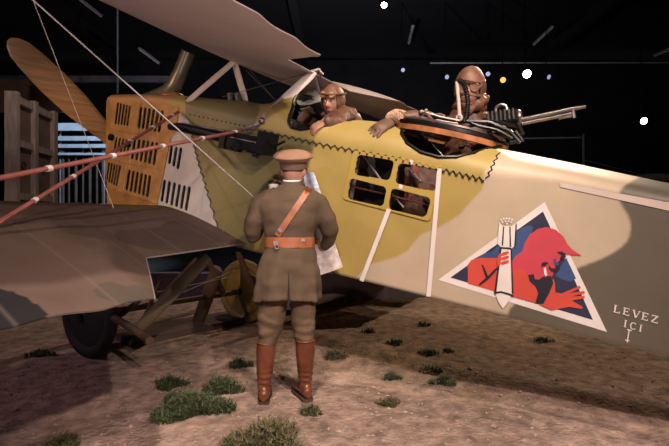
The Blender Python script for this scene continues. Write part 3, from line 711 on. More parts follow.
m = MB(); m.tube([R3(381, 125, .2), R3(388, 200, .2), R3(393, 270, .2)], .012, 8); m.torus(R3(390, 267, .17), SB, .018, .007, 20, 8); obj('gun_arm', m, MT['strut'], rg)
m = MB(); P = [R3(388, 120, .2), R3(405, 128, .2), R3(418, 160, .2), R3(425, 210, .2), R3(420, 260, .2), R3(410, 285, .2)]
m.tube(P, .014, 10)
for i in range(len(P)-1):
    for k in range(5): c = P[i].lerp(P[i+1], (k+.5)/5); m.torus(c, P[i+1]-P[i], .014, .005, 12, 6)
obj('coil_spring', m, MT['black'], rg)

# ================================================================== PEOPLE
def head_mb(M4, skin=0):
    m = MB(); n, k = 40, 56; rings = []
    for i in range(1, n):
        a = math.pi*i/n; r = []
        for j in range(k):
            b = 2*math.pi*j/k; x, y, z = math.sin(a)*math.cos(b), math.sin(a)*math.sin(b), -math.cos(a)
            X, Yv, Z = x*.075, y*.094, z*.118
            if z < 0: X *= 1-.30*(-z)**1.6; 
            if z < -.1 and y > 0: Yv *= 1-.35*(-z-.1)
            if y < 0:
                fr = min(1, -y*1.6)
                g = lambda cx, cz, sx, sz: math.exp(-((X-cx)/sx)**2-((Z-cz)/sz)**2)
                Yv -= fr*(.026*g(0, -.022, .011, .014)+.016*g(0, .0, .009, .022)+.007*g(0, .034, .05, .010)+.007*g(0, -.060, .022, .010)+.010*g(0, -.098, .022, .016)+.005*g(.045, -.02, .018, .02)+.005*g(-.045, -.02, .018, .02))
                Yv += fr*(.010*g(.030, .012, .015, .010)+.010*g(-.030, .012, .015, .010)+.004*g(0, -.048, .03, .006)+.004*g(0, -.076, .02, .006))
            r.append(M4 @ V3((X, Yv, Z)))
        rings.append(r)
    m.loft(rings, True, skin)
    for s_ in (-1, 1):
        m.ball(M4 @ V3((s_*.077, .012, -.005)), (.010, .020, .032), 8, R=M4.to_3x3())
    return m
def face_extras(mb, M4):
    """eyes set into the sockets, lips coloured"""
    inv = M4.inverted()
    for i, f in enumerate(mb.f):
        c = sum((mb.v[j] for j in f), V3())/len(f); q = inv @ c
        if q.y < -.07 and abs(q.x) < .024 and abs(q.z+.062) < .007: mb.m[i] = 1
        if q.y < -.06 and .012 < abs(q.x) < .048 and .026 < q.z < .034: mb.m[i] = 4
    for s_ in (-1, 1):
        mb.ball(M4 @ V3((s_*.030, -.0785, .010)), .0115, 8, 2); mb.ball(M4 @ V3((s_*.030, -.0870, .010)), .0050, 6, 3)
SKINM = lambda: [MT['skin'], MT['lips'], MT['eye'], MT['pupil'], MT['hair']]
def frame(pos, fwd, up=(0, 0, 1)):
    """face looks along fwd (local -Y)"""
    y = -V3(fwd).normalized(); x = V3(y).cross(V3(up)).normalized(); z = x.cross(y)
    M_ = Matrix((x, y, z)).transposed().to_4x4(); M_.translation = V3(pos); return M_
def hand_mb(M4, thumb=1, curl=.5, sc=1.0):
    """wrist at the origin, fingers along +Y, palm faces -Z"""
    m = MB(); T4 = lambda x, y, z: M4 @ V3((x*sc, y*sc, z*sc))
    m.tube([T4(0, -.03, 0), T4(0, .01, 0), T4(0, .045, 0), T4(0, .085, 0)], [.027*sc, .030*sc, .040*sc, .040*sc], 14, flat=.5, up=M4.to_3x3() @ V3((0, 0, 1)), dome=True)
    for i, (x, L) in enumerate(((-.032, .062), (-.011, .078), (.011, .084), (.031, .075))):
        x *= -thumb; ang = -.1; p = V3((x, .085, 0)); pts = [V3((x*.9, .05, 0)), p.copy()]
        for seg, fr in enumerate((.45, .32, .23)):
            ang += curl*(.55+.25*seg); p = p+V3((x*.12*fr, math.cos(ang)*L*fr, -math.sin(ang)*L*fr)); pts.append(p.copy())
        m.tube([T4(*q) for q in pts], [.010*sc, .010*sc, .0095*sc, .009*sc, .008*sc], 10, dome=True)
    q = [V3((thumb*.018, .015, -.004)), V3((thumb*.042, .040, -.012)), V3((thumb*.056, .068, -.022-.01*curl)), V3((thumb*.056, .092, -.032-.02*curl))]
    m.tube([T4(*p) for p in q], [.013*sc, .013*sc, .011*sc, .009*sc], 10, dome=True)
    return m
def hframe(pos, fwd, palm):
    y = V3(fwd).normalized(); z = -V3(palm); z = (z-y*z.dot(y)).normalized(); x = y.cross(z)
    M_ = Matrix((x, y, z)).transposed().to_4x4(); M_.translation = V3(pos); return M_

# ---------------- standing officer
YS = 3.075
def A_(px, py, dy=0.0): p = PY(px, py, YS); return V3((p.x, YS+dy, p.z))
sx = YS/F
def person_officer():
    hd = frame(A_(293, 171, .055), (.12, .97, -.20))
    b = MB(); b.join(head_mb(hd))
    b.tube([A_(293, 178, .05), A_(292, 186, .03), A_(291, 196, .0)], [.055, .050, .050], 16, dome=True)
    b.tube([A_(290, 204), A_(290, 214), A_(290, 236), A_(289, 255), A_(288, 276)], [.11, .135, .12, .12, .10], 20, flat=.68, up=(0, -1, 0), dome=True)
    Lh = A_(266.5, 196, .16); Rh = A_(325, 246, .11)
    b.tube([A_(272, 200), A_(262, 203), A_(254, 220, .0), A_(251, 234, .04)], [.07, .056, .044, .040], 14, dome=True)
    b.tube([A_(251, 234, .04), A_(260, 212, .14), Lh], [.040, .036, .027], 12, dome=True)
    b.tube([A_(310, 200), A_(319, 203), A_(327, 220, .0), A_(329, 234, .04)], [.07, .056, .044, .040], 14, dome=True)
    b.tube([A_(329, 234, .04), A_(328, 241, .09), Rh], [.040, .036, .027], 12, dome=True)
    b.join(hand_mb(hframe(Lh, A_(270, 186, .185)-Lh, (.8, -.5, .1)), 1, .9)); b.join(hand_mb(hframe(Rh, A_(317, 250, .17)-Rh, (-.9, .1, -.2)), -1, .8))
    for px, k in ((270, 266), (302, 305)):
        b.tube([A_(px+(1 if px < 290 else -1), 288), A_(px, 318), A_(k, 342, .01), A_(k, 370, .0 if px < 290 else .035), A_(k-1, 391, .0 if px < 290 else .05)], [.062, .062, .042, .034, .028], 16, dome=True)
    body = remesh(b, .006, 3)
    face_extras(body, hd)
    p = tag(obj('person', body, SKINM(), base=(A_(287, 402).x, YS, 0)), 'uniformed officer standing with back turned, reading a map beside the fuselage', 'person')
    # hair below the cap
    h = MB(); hm = frame(hd.translation, (.12, .97, -.2)); rings = []
    m = MB(); m.ball(hm @ V3((0, .012, .024)), (.079, .093, .086), 16, R=hm.to_3x3()); obj('hair', m, MT['hair'], p)
    # tunic
    t = MB(); rows = [(183.5, 291, 9, .062, .03), (186.5, 291, 14, .072, .02), (190, 291, 22, .088, .01), (194, 290.5, 29, .10, 0), (200, 290, 33, .115, 0), (208, 290, 33.5, .125, 0), (220, 290, 30, .125, 0), (230, 290, 26, .115, 0), (238, 290, 23.5, .108, 0), (246, 290, 24.5, .112, 0), (256, 289, 27.5, .13, 0), (270, 288.5, 31, .15, 0), (284, 288, 32.5, .160, 0), (298, 288, 33.5, .172, 0)]
    rg_ = []
    for i, (y, cx, hw, hdp, dy) in enumerate(rows):
        c = A_(cx, y, dy); fl = max(0, (y-250)/48)
        rg_.append([c+V3((hw*sx*math.copysign(abs(math.cos(a))**.85, math.cos(a))*(1+.045*fl*math.sin(9*a+1)), hdp*math.copysign(abs(math.sin(a))**.85, math.sin(a))*(1+.06*fl*math.sin(9*a)), .012*fl*math.sin(3*a))) for a in np.linspace(0, 2*math.pi, 73)[:-1]])
    t.loft(rg_)
    for s_, pts in ((-1, [(270, 199, .0), (262, 203, 0), (254.5, 219, 0), (251.5, 231, .03), (252, 236, .07)]), (1, [(310, 199, .0), (318, 203, 0), (326.5, 219, 0), (329.5, 231, .03), (329, 236, .07)])):
        t.tube([A_(*q) for q in pts], [.075, .070, .066, .062, .054], 18, dome=True)
    t.tube([A_(252, 236, .06), A_(259, 216, .14), A_(266.5, 200, .15)], [.056, .050, .040], 16, dome=True)
    t.tube([A_(329, 236, .06), A_(328, 242, .08), A_(325, 246, .10)], [.056, .050, .042], 16, dome=True)
    tm = remesh(t, .010, 4)
    for q in tm.v:      # cloth folds
        f = noise.noise(V3((q.x*7, q.y*7, q.z*15)))*.010+noise.noise(V3((q.x*20, q.y*20, q.z*6+5)))*.004; q += (V3((q.x-A_(290, 200).x, q.y-YS, 0)).normalized())*f
    tun = obj('tunic', tm, MT['tunic'], p)
    def nring(y, r, dy): return [A_(291.5, y, dy)+V3((r*math.cos(a), r*1.02*math.sin(a), .012*math.sin(a))) for a in np.linspace(0, 2*math.pi, 37)[:-1]]
    c = MB(); c.loft([nring(189, .086, .012), nring(185, .076, .018), nring(181, .070, .024), nring(180.4, .067, .024), nring(181, .063, .024), nring(185, .066, .018)], caps=False); obj('collar', c, MT['tunic'], tun)
    c = MB(); c.loft([nring(183, .064, .022), nring(179.2, .0645, .027), nring(178.9, .061, .027), nring(182, .060, .022)], caps=False); obj('shirt_collar', c, MT['tape'], p)
    c = MB()
    for s_ in (-1, 1):
        x0 = 290+s_*15; x1 = 290+s_*32; c.tube([A_(x0, 188, -.02), A_((x0+x1)/2, 192, -.02), A_(x1, 199, -.01)], .018, 8, flat=.35, up=(0, 0, 1))
    obj('shoulder_tab', c, MT['tunic'], tun)
    c = MB(); v = [A_(291, 268, -.150), A_(290, 298.8, -.174), A_(292.4, 298.8, -.174)]; c.add(v+[q+V3((0, .02, 0)) for q in v], [(0, 1, 2), (3, 5, 4), (0, 3, 4, 1), (1, 4, 5, 2), (2, 5, 3, 0)]); obj('back_vent', c, MT['lining'], tun)
    # belt and cross strap lying on the tunic
    bb = BVHTree.FromPolygons([q for q in tm.v], tm.f)
    def on(px, py, off=.006):
        d = ray(px, py).normalized(); h = bb.ray_cast(EYEP, d); return (h[0] if h[0] else A_(px, py, -.12))-d*off
    c = MB(); rows = []
    for y in (236.5, 246.5):
        rows.append([A_(290, y)+V3((24.9*sx*math.copysign(abs(math.cos(a))**.85, math.cos(a)), .121*math.copysign(abs(math.sin(a))**.85, math.sin(a)), 0)) for a in np.linspace(0, 2*math.pi, 49)[:-1]])
    c.loft(rows, caps=False); belt = obj('belt', c, MT['belt'], p)
    c = MB(); c.box(on(276, 243, .014), (.03, .008, .03)); c.torus(on(277, 247, .016), (0, 1, 0), .013, .004, 16, 6); c.box(on(303, 240, .014), (.022, .008, .02)); obj('belt_buckle', c, MT['steel'], belt)
    L = [(309.5-32.5*i/14, 188+48*i/14) for i in range(15)]; c = MB(); vs = []
    for i, q in enumerate(L): vs += [on(q[0]-2.6, q[1]-1.6, .008), on(q[0]+2.6, q[1]+1.6, .008)]
    vs2 = [q+V3((0, .006, 0)) for q in vs]; n = len(vs)
    c.add(vs+vs2, [(2*i, 2*i+1, 2*i+3, 2*i+2) for i in range(len(L)-1)]+[(2*i+n, 2*i+2+n, 2*i+3+n, 2*i+1+n) for i in range(len(L)-1)]+[(2*i, 2*i+2, 2*i+2+n, 2*i+n) for i in range(len(L)-1)]+[(2*i+1, 2*i+1+n, 2*i+3+n, 2*i+3) for i in range(len(L)-1)])
    ss = obj('shoulder_strap', c, MT['belt'], p)
    c = MB(); c.box(on(280, 230, .016), (.03, .006, .022), Matrix.Rotation(.9, 3, 'Y')); obj('strap_buckle', c, MT['steel'], ss)
    # breeches
    t = MB(); t.tube([A_(280, 285), A_(297, 285)], [.13, .13], 16, flat=.9, dome=True)
    t.tube([A_(277, 288), A_(272.5, 305), A_(271, 320), A_(269, 332), A_(266.5, 343)], [.10, .100, .096, .082, .064], 22, dome=True)
    t.tube([A_(300, 288), A_(303, 305), A_(303, 320), A_(304, 332), A_(304.5, 342)], [.095, .088, .084, .075, .062], 22, dome=True)
    tm2 = remesh(t, .009, 4)
    for q in tm2.v:
        k = max(0, min(1, (.75-q.z)/.3)); n_ = noise.noise(V3((q.x*8, q.y*8, q.z*22))); q.x += .014*k*n_; q.y -= .022*k*noise.noise(V3((q.x*7+9, q.y*5, q.z*20)))
    obj('breeches', tm2, MT['breeches'], p)
    # boots
    for nm, top, ank, heel, toe in (('left', (266.5, 341), (265.5, 384), (264, 0), V3((-.10, .98, 0))), ('right', (305, 339), (304.5, 381), (305, 0), V3((-.42, .9, 0)))):
        t = MB(); tp = A_(*top); hz = A_(heel[0], 400); c0 = V3((hz.x, YS+(.0 if nm == 'left' else .05), 0)); toe = toe.normalized(); sd = V3((toe.y, -toe.x, 0))
        t.tube([tp, tp.lerp(c0+V3((0, 0, .12)), .33), tp.lerp(c0+V3((0, 0, .12)), .66), c0+V3((0, 0, .13)), c0+V3((0, 0, .06))], [.067, .066, .058, .046, .044], 22, dome=False)
        rings = []
        for f, w, hgt in ((-.065, .018, .055), (-.05, .034, .085), (-.01, .040, .10), (.05, .042, .095), (.10, .047, .07), (.15, .048, .055), (.19, .036, .042), (.205, .018, .03)):
            c = c0+toe*f; rings.append([c+sd*w*math.cos(a)+V3((0, 0, .022+hgt*(.5+.5*math.sin(a)))) for a in np.linspace(0, 2*math.pi, 21)[:-1]])
        t.loft(rings)
        bm_ = remesh(t, .007, 2); 
        for q in bm_.v:
            k = math.exp(-((q.z-.16)/.06)**2); q.y += .004*k*math.sin(q.z*160); q.x += .003*k*math.sin(q.z*140+1)
        bo = obj('boot', bm_, MT['boot'], p)
        s2 = MB(); out = []
        for f, w in ((-.068, .02), (-.05, .038), (0, .042), (.05, .042), (.10, .05), (.15, .051), (.19, .04), (.21, .02)): out.append((f, w))
        poly = [c0+toe*f+sd*w for f, w in out]+[c0+toe*f-sd*w for f, w in reversed(out)]; n = len(poly)
        s2.add([q+V3((0, 0, .0)) for q in poly]+[q+V3((0, 0, .022)) for q in poly], [tuple(range(n)), tuple(range(2*n-1, n-1, -1))]+[(i, (i+1) % n, (i+1) % n+n, i+n) for i in range(n)]); obj('boot_sole', s2, MT['sole'], bo)
        s3 = MB(); s3.torus(tp+V3((0, 0, -.005)), (0, 0, 1), .066, .006, 30, 8); obj('boot_top', s3, MT['boot'], bo)
    # cap
    cp = A_(292.5, 163, .055); tilt = Matrix.Rotation(math.radians(15), 3, 'X')
    def cring(r, ry, z, dy=0): return [cp+tilt @ V3((r*math.cos(a), ry*math.sin(a)+dy, z)) for a in np.linspace(0, 2*math.pi, 49)[:-1]]
    c = MB(); c.loft([cring(.094, .108, .018), cring(.118, .132, .030), cring(.137, .150, .044), cring(.1405, .153, .052), cring(.136, .148, .062), cring(.118, .13, .078), cring(.085, .095, .091), cring(.04, .045, .099), cring(.01, .012, .101)]); cap = obj('peaked_cap', c, MT['cap'], p)
    c = MB(); c.loft([cring(.090, .104, -.030), cring(.093, .107, -.028), cring(.096, .110, .016), cring(.094, .108, .022)], caps=False); obj('cap_band', c, MT['capband'], cap)
    c = MB(); a1 = [cp+tilt @ V3((.091*math.cos(a), .105*math.sin(a), -.026)) for a in np.linspace(.35, math.pi-.35, 20)]; a2 = [cp+tilt @ V3((.098*math.cos(a), .105*math.sin(a)+.055*math.sin(a), -.052)) for a in np.linspace(.35, math.pi-.35, 20)]
    c.add(a1+a2+[q+V3((0, 0, .004)) for q in a1]+[q+V3((0, 0, .004)) for q in a2], [(i, i+1, i+21, i+20) for i in range(19)]+[(i+40, i+60, i+61, i+41) for i in range(19)]+[(i+20, i+21, i+61, i+60) for i in range(19)]); obj('cap_peak', c, MT['boot'], cap)
    return p
person_officer()
# map held by the officer
m = MB(); nx, ny = 10, 24; vs = []; fs = []
c00, c10, c01, c11 = A_(300, 168, .21), A_(312.5, 170, .15), A_(317, 279, .13), A_(343, 268, .04)
for j in range(ny+1):
    for i in range(nx+1):
        a, b = i/nx, j/ny; q = c00.lerp(c10, a).lerp(c01.lerp(c11, a), b); q.y += .018*(abs(((b*3) % 1)-.5)*2-.5)+.008*math.sin(a*7); q.x += .01*math.sin(b*6)*(1-b); vs.append(q)
for j in range(ny):
    for i in range(nx): fs.append((j*(nx+1)+i, j*(nx+1)+i+1, (j+1)*(nx+1)+i+1, (j+1)*(nx+1)+i))
m.add(vs, fs); n = len(m.v)
bl = [1 if (f[0]//(nx+1)) < 8 else 0 for f in m.f]; m.m = bl
mp = tag(obj('map_sheet', m, [MT['paper'], MT['paperblue']], smooth=False), 'large folded paper map held in front of the standing officer', 'map')
md = mp.modifiers.new('thickness', 'SOLIDIFY'); md.thickness = .0015
m = MB(); c = A_(271, 184.5, .13); m.tube([c+V3((0, 0, -.035)), c+V3((0, 0, .015))], [.032, .036], 18, dome=False); cup = tag(obj('drinking_cup', m, MT['whitepot']), 'small white object with black top held up at the left shoulder of the officer', 'cup')
m = MB(); m.tube([c+V3((0, 0, .012)), c+V3((0, 0, .024)), c+V3((.003, 0, .036))], [.040, .041, .026], 18); obj('cup_lid', m, MT['blackpot'], cup)

# ---------------- pilot
def HP(px, py, v): return PV(px, py, v)
def person_pilot():
    hd = frame(PV(333, 102, .42), (-.40, -.85, -.26), (.14, 0, 1)); hd = hd @ Matrix.Scale(1.1, 4); c0 = hd.translation
    b = MB(); b.join(head_mb(hd)); sh = PV(345, 124, .45)
    b.tube([c0+V3((.02, .02, -.06)), c0+V3((.035, .03, -.13)), sh+V3((0, 0, -.03))], [.055, .058, .08], 16, dome=True)
    b.tube([sh+V3((0, 0, -.02)), sh+V3((.02, 0, -.2)), sh+V3((.04, 0, -.45))], [.13, .15, .14], 18, dome=True)
    hnd = hit(325, 121.5, .03); el = PV(341, 130, .16)
    b.tube([sh-SB*.16, el+V3((0, 0, .03)), hnd], [.06, .045, .03], 12, dome=True)
    b.join(hand_mb(hframe(hnd, hit(317, 126, .02)-hnd, (.4, .8, -.4)), 1, .7, .95))
    b.tube([sh+SB*.16, PV(350, 138, .85), PV(335, 140, .8)], [.06, .045, .035], 12, dome=True)
    b.join(hand_mb(hframe(PV(335, 140, .8), (-1, .3, 0), (0, 0, -1)), -1, .8))
    body = remesh(b, .0055, 2); face_extras(body, hd)
    p = tag(obj('person', body, SKINM(), base=c0+V3((0, 0, -.75))), 'airman in leather helmet and goggles leaning out of the front cockpit', 'person')
    t = MB(); t.tube([sh+V3((0, 0, -.0)), sh+V3((.02, 0, -.2)), sh+V3((.04, 0, -.48))], [.15, .17, .155], 18, dome=True)
    t.tube([sh-SB*.155, el+V3((0, 0, .03)), (el+V3((0, 0, .03))).lerp(hnd, .8)], [.085, .066, .05], 14, dome=True)
    t.tube([sh+SB*.15, PV(350, 138, .85), PV(338, 140, .8)], [.075, .06, .045], 14, dome=True)
    t.ball(PV(329, 114, .62), (.07, .07, .05), 10)
    tm = remesh(t, .009, 3)
    for q in tm.v: q += V3((.006*math.sin(q.z*70+q.x*30), 0, .006*math.sin(q.x*60+q.y*30)))
    co = obj('flying_coat', tm, MT['coat'], p)
    m = MB(); cc = c0+V3((.035, .02, -.115))
    for k, (r, z, fr) in enumerate(((.085, -.01, .030), (.10, -.04, .032))): m.torus(cc+V3((.01, 0, z)), (.15, .1, 1), r, fr, 30, 10)
    m2 = remesh(m, .008, 2)
    for q in m2.v: q.z += .008*math.sin(q.x*90+q.y*40)
    obj('coat_collar', m2, MT['coat'], co)
    # helmet shell: head ellipsoid without the face opening
    R = hd.to_3x3(); helmet(p, hd)
    return p
def helmet(p, hd, sc=1.0, m_='helmet', face=.5, goggles=True):
    m = MB(); n, k = 28, 40; R = (.086*sc, .104*sc, .128*sc); pts = {}; fs = []
    for i in range(n+1):
        for j in range(k):
            a = math.pi*i/n; b = 2*math.pi*j/k; x, y, z = math.sin(a)*math.cos(b), math.sin(a)*math.sin(b), -math.cos(a)
            X = x*R[0]; Yv = y*R[1]; Z = z*R[2]
            if z < 0: X *= 1-.2*(-z)**1.6
            pts[i, j] = len(m.v); m.v.append(hd @ V3((X, Yv+.004, Z+.004)))
    inv = hd.inverted()
    for i in range(n):
        for j in range(k):
            j2 = (j+1) % k; f = [pts[i, j], pts[i, j2], pts[i+1, j2], pts[i+1, j]]; c = inv @ (sum((m.v[q] for q in f), V3())/4)
            if c.y < -.025 and c.z < .043 and c.z > -.13 and abs(c.x) < .062: continue
            if c.z < -.10: continue
            m.f.append(f); m.m.append(0)
    he = obj('flying_helmet', m, MT[m_], p); sd = he.modifiers.new('t', 'SOLIDIFY'); sd.thickness = .006; sd.offset = 1
    if goggles:
        m = MB(); g = MB(); R3_ = hd.to_3x3(); zz = .062; yy = -.098
        m.tube([hd @ V3((x, -math.sqrt(max(0, 1-(x/.092)**2))*.112, zz)) for x in np.linspace(-.091, .091, 15)], .010, 8, flat=1)
        for s_ in (-1, 1):
            c = hd @ V3((s_*.034, yy, zz)); ax = R3_ @ V3((s_*.25, -1, .25)); m.torus(c, ax, .028, .009, 24, 8); g.cyl(c-ax.normalized()*.004, c+ax.normalized()*.006, .026, 20)
        m.tube([hd @ V3((x, math.sqrt(max(0, 1-(x/.092)**2))*.110, zz)) for x in np.linspace(-.091, .091, 15)], .009, 8)
        go = obj('goggles', m, MT['helmet'], p); obj('goggle_lens', g, MT['lens'], go)
    return he
person_pilot()
# ---------------- observer
def person_observer():
    hd = frame(PV(470, 90, .42), (-.35, -.9, -.22), (.05, 0, 1)); hd = hd @ Matrix.Scale(1.08, 4); c0 = hd.translation
    b = MB(); b.join(head_mb(hd)); sh = PV(468, 126, .47)
    b.tube([c0+V3((0, .02, -.06)), c0+V3((0, .03, -.13)), sh], [.055, .058, .08], 16, dome=True)
    b.tube([sh, sh+V3((0, 0, -.2)), sh+V3((-.03, 0, -.5))], [.13, .15, .15], 18, dome=True)
    wr = hit(394, 119.5, .05); el = PV(425, 121, .22)
    b.tube([sh+V3((-.12, -.02, -.02)), el, wr], [.06, .045, .032], 12, dome=True)
    gl = hit(379, 128, .03)
    b.join(hand_mb(hframe(wr, gl-wr, (.45, .75, -.55)), 1, .55, 1.0))
    r2 = PV(500, 130, .62); b.tube([sh+SB*.12, PV(505, 138, .75), r2], [.06, .045, .032], 12, dome=True); b.join(hand_mb(hframe(r2, GP(80, 175, .5)-r2, (0, 0, -1)), -1, .9))
    body = remesh(b, .0055, 2); face_extras(body, hd)
    p = tag(obj('person', body, SKINM(), base=c0+V3((0, 0, -.75))), 'hooded gunner in brown leather standing in the rear cockpit behind the gun', 'person')
    t = MB(); t.tube([sh+V3((0, 0, .01)), sh+V3((0, 0, -.2)), sh+V3((-.03, 0, -.52))], [.155, .175, .17], 18, dome=True)
    t.tube([sh+V3((-.13, -.02, -.02)), el+V3((0, 0, .005)), PV(403, 117.5, .16)], [.085, .064, .05], 14, dome=True)
    t.tube([sh+SB*.13, PV(505, 138, .75), PV(502, 132, .65)], [.08, .06, .05], 14, dome=True)
    t.tube([c0+V3((0, .03, -.12)), sh+V3((0, 0, .02))], [.10, .145], 18, dome=True)
    tm = remesh(t, .009, 3)
    for q in tm.v: q += V3((.006*math.sin(q.z*70+q.x*30), 0, .006*math.sin(q.x*60+q.y*30)))
    co = obj('flying_coat', tm, MT['coat'], p)
    m = MB(); m.torus(c0+V3((0, .02, -.125)), (.1, -.1, 1), .088, .035, 30, 10); m.tube([c0+V3((.09, -.06, -.08)), c0+V3((.03, -.12, -.13)), c0+V3((-.05, -.10, -.18))], [.03, .034, .03], 10, dome=True)
    m2 = remesh(m, .008, 2)
    for q in m2.v: q.z += .008*math.sin(q.x*90+q.y*40)
    obj('coat_collar', m2, MT['coat'], co)
    # cuff and glove
    m = MB(); cf = hit(392, 118.5, .055); m.tube([PV(402, 117.5, .16), hit(396, 117, .055), cf], [.052, .058, .052], 16, dome=True); m = remesh(m, .008, 1)
    for q in m.v: q += V3((random.uniform(-1, 1), random.uniform(-1, 1), random.uniform(-1, 1)))*.002
    obj('fleece_cuff', m, MT['fur'], co)
    g = hand_mb(hframe(wr, gl-wr, (.45, .75, -.55)), 1, .45, 1.55); g = remesh(g, .005, 2); obj('glove', g, MT['glove'], p)
    helmet(p, hd, 1.12, goggles=False)
    m = MB()
    for z, r in ((.055, 1.0), (-.03, .98), (-.075, .9)):
        m.tube([hd @ V3((.093*r*math.cos(a), .112*r*math.sin(a)+.002, z+.012*math.sin(2*a))) for a in np.linspace(math.pi, 2*math.pi, 15)], .007 if z > 0 else .013, 8)
    m.tube([hd @ V3((0, .11*math.cos(a)-.0, .135*math.sin(a))) for a in np.linspace(.5, 2.8, 12)], .008, 8)
    obj('hood_fold', m, MT['helmet'], p)
    m = MB(); g = MB()
    for s_ in (-1, 1):
        c = hd @ V3((s_*.034, -.096, .012)); ax = hd.to_3x3() @ V3((s_*.25, -1, 0)); m.torus(c, ax, .027, .009, 24, 8); g.cyl(c, c+ax.normalized()*.006, .025, 20)
    go = obj('goggles', m, MT['darkface'], p); obj('goggle_lens', g, MT['darkface'], go)
    m = MB(); m.ball(hd @ V3((0, -.088, -.055)), (.05, .03, .045), 12, R=hd.to_3x3()); obj('face_mask', m, MT['darkface'], p)
    return p
person_observer()

# ================================================================== GROUND AND SCRUB
SHADE_PATH = [PZ(*p) for p in ((300, 336), (345, 348), (400, 361), (460, 375), (520, 387), (600, 403), (690, 418))]  # fuselage shade band on the soil, put into its colour and a groove
def shade_dist(x, y):
    best = 9
    for a, b in zip(SHADE_PATH, SHADE_PATH[1:]):
        ax, ay, dx, dy = a.x, a.y, b.x-a.x, b.y-a.y; t = max(0, min(1, ((x-ax)*dx+(y-ay)*dy)/(dx*dx+dy*dy)))
        best = min(best, math.hypot(x-ax-dx*t, y-ay-dy*t))
    return best
def gz(x, y):
    h = .022*noise.noise(V3((x*.9, y*.9, 3)))+.012*noise.noise(V3((x*3, y*3, 8)))
    d = shade_dist(x, y); w = .085
    return h-.045*math.exp(-(d/w)**2)+.012*math.exp(-((d-.17)/.07)**2)
gx0, gx1, gy0, gy1 = -5.2, 5.2, .6, 6.9; N1, N2 = 300, 210
vs, fs, cols = [], [], []
for j in range(N2+1):
    for i in range(N1+1):
        x = gx0+(gx1-gx0)*i/N1; y = gy0+(gy1-gy0)*(j/N2)**1.35; e = .005*noise.noise(V3((x*11, y*11, 1)))
        vs.append((x, y, gz(x, y)+e))
        d = shade_dist(x, y)+.05*noise.noise(V3((x*4, y*4, 2))); n1 = noise.noise(V3((x*.8, y*.8, 5))); n2 = noise.noise(V3((x*2.5, y*2.5, 11)))
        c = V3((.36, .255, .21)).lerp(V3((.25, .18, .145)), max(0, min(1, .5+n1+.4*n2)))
        if d < .15: c = c.lerp(V3((.20, .125, .095)), max(0, min(1, (.15-d)/.06)))  # band of fuselage shade darkens the soil colour
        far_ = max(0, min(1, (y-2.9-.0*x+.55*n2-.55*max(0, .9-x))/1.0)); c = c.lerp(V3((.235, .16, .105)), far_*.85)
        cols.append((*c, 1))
for j in range(N2):
    for i in range(N1): q = j*(N1+1)+i; fs.append((q, q+1, q+N1+2, q+N1+1))
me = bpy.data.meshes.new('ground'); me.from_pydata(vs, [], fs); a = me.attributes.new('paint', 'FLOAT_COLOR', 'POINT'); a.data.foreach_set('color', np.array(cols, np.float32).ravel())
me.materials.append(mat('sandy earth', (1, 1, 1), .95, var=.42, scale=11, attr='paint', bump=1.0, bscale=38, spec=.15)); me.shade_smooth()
ground = structure(obj('ground', me, None))
# hall floor beyond the display
structure(obj('floor', MB().box((0, 7.0, -.15), (26, 20, .16)), MT['concrete'], smooth=False))
# pebbles: uncountable grit
pb = MB()
for i in range(2200):
    y = 1.9+4.2*random.random()**1.6; x = random.uniform(-.85, .85)*y
    if y > 4.2 and random.random() < .6: continue
    r = random.choice((.005, .006, .007, .009, .012, .015))*random.uniform(.8, 1.2)
    if random.random() < .015: r *= 2.2
    c = V3((x, y, gz(x, y)+r*.25)); k = [V3((random.uniform(.6, 1.3), random.uniform(.6, 1.3), random.uniform(.4, .8)))*r for _ in range(1)][0]
    pb.add([c+V3((k.x, 0, 0)), c+V3((-k.x, 0, 0)), c+V3((0, k.y, 0)), c+V3((0, -k.y, 0)), c+V3((0, 0, k.z)), c+V3((0, 0, -k.z))], [(0, 2, 4), (2, 1, 4), (1, 3, 4), (3, 0, 4), (2, 0, 5), (1, 2, 5), (3, 1, 5), (0, 3, 5)])
tag(stuff(obj('gravel', pb, MT['stone'], smooth=False)), 'scattered small pebbles over the sandy ground', 'gravel')
def tuft(px, py, w, hgt, dens, label, m_='grass'):
    """low scrub: many short leafy sprigs spread over an irregular patch"""
    b = PZ(px, py); mb = MB(); wx = w*b.y/F/2; wy = wx*.75
    for i in range(int(dens)):
        a = random.uniform(0, 6.283); r = math.sqrt(random.random()); k = .72+.28*math.sin(3*a+px); x = b.x+math.cos(a)*r*wx*k; y = b.y+math.sin(a)*r*wy*k
        z0 = gz(x, y)-.005; L = hgt*b.y/F*random.uniform(.5, 1.1)*(1.15-.6*r); th = random.uniform(0, 6.283); ln = random.uniform(.1, .9); d = V3((math.cos(th)*ln, math.sin(th)*ln, 1)).normalized(); s_ = V3((-math.sin(th), math.cos(th), 0))*random.uniform(.0025, .0045)
        p0 = V3((x, y, z0)); p1 = p0+d*L*.55; p2 = p0+d*L+V3((0, 0, -L*.12*ln))
        mb.add([p0-s_, p0+s_, p1+s_*1.1, p1-s_*1.1, p2], [(0, 1, 2, 3), (3, 2, 4)])
        for q in range(3):
            o_ = p0.lerp(p2, random.uniform(.3, .95)); t2 = random.uniform(0, 6.283); e = V3((math.cos(t2), math.sin(t2), random.uniform(.1, .9))).normalized()*L*.35; s2 = V3((-math.sin(t2), math.cos(t2), 0))*.004
            mb.add([o_, o_+e*.5+s2, o_+e, o_+e*.5-s2], [(0, 1, 2, 3)])
    return tag(obj('scrub_tuft', mb, MT[m_], base=(b.x, b.y, gz(b.x, b.y)), smooth=False), label, 'plant', 'low scrub tufts on the sandy ground')
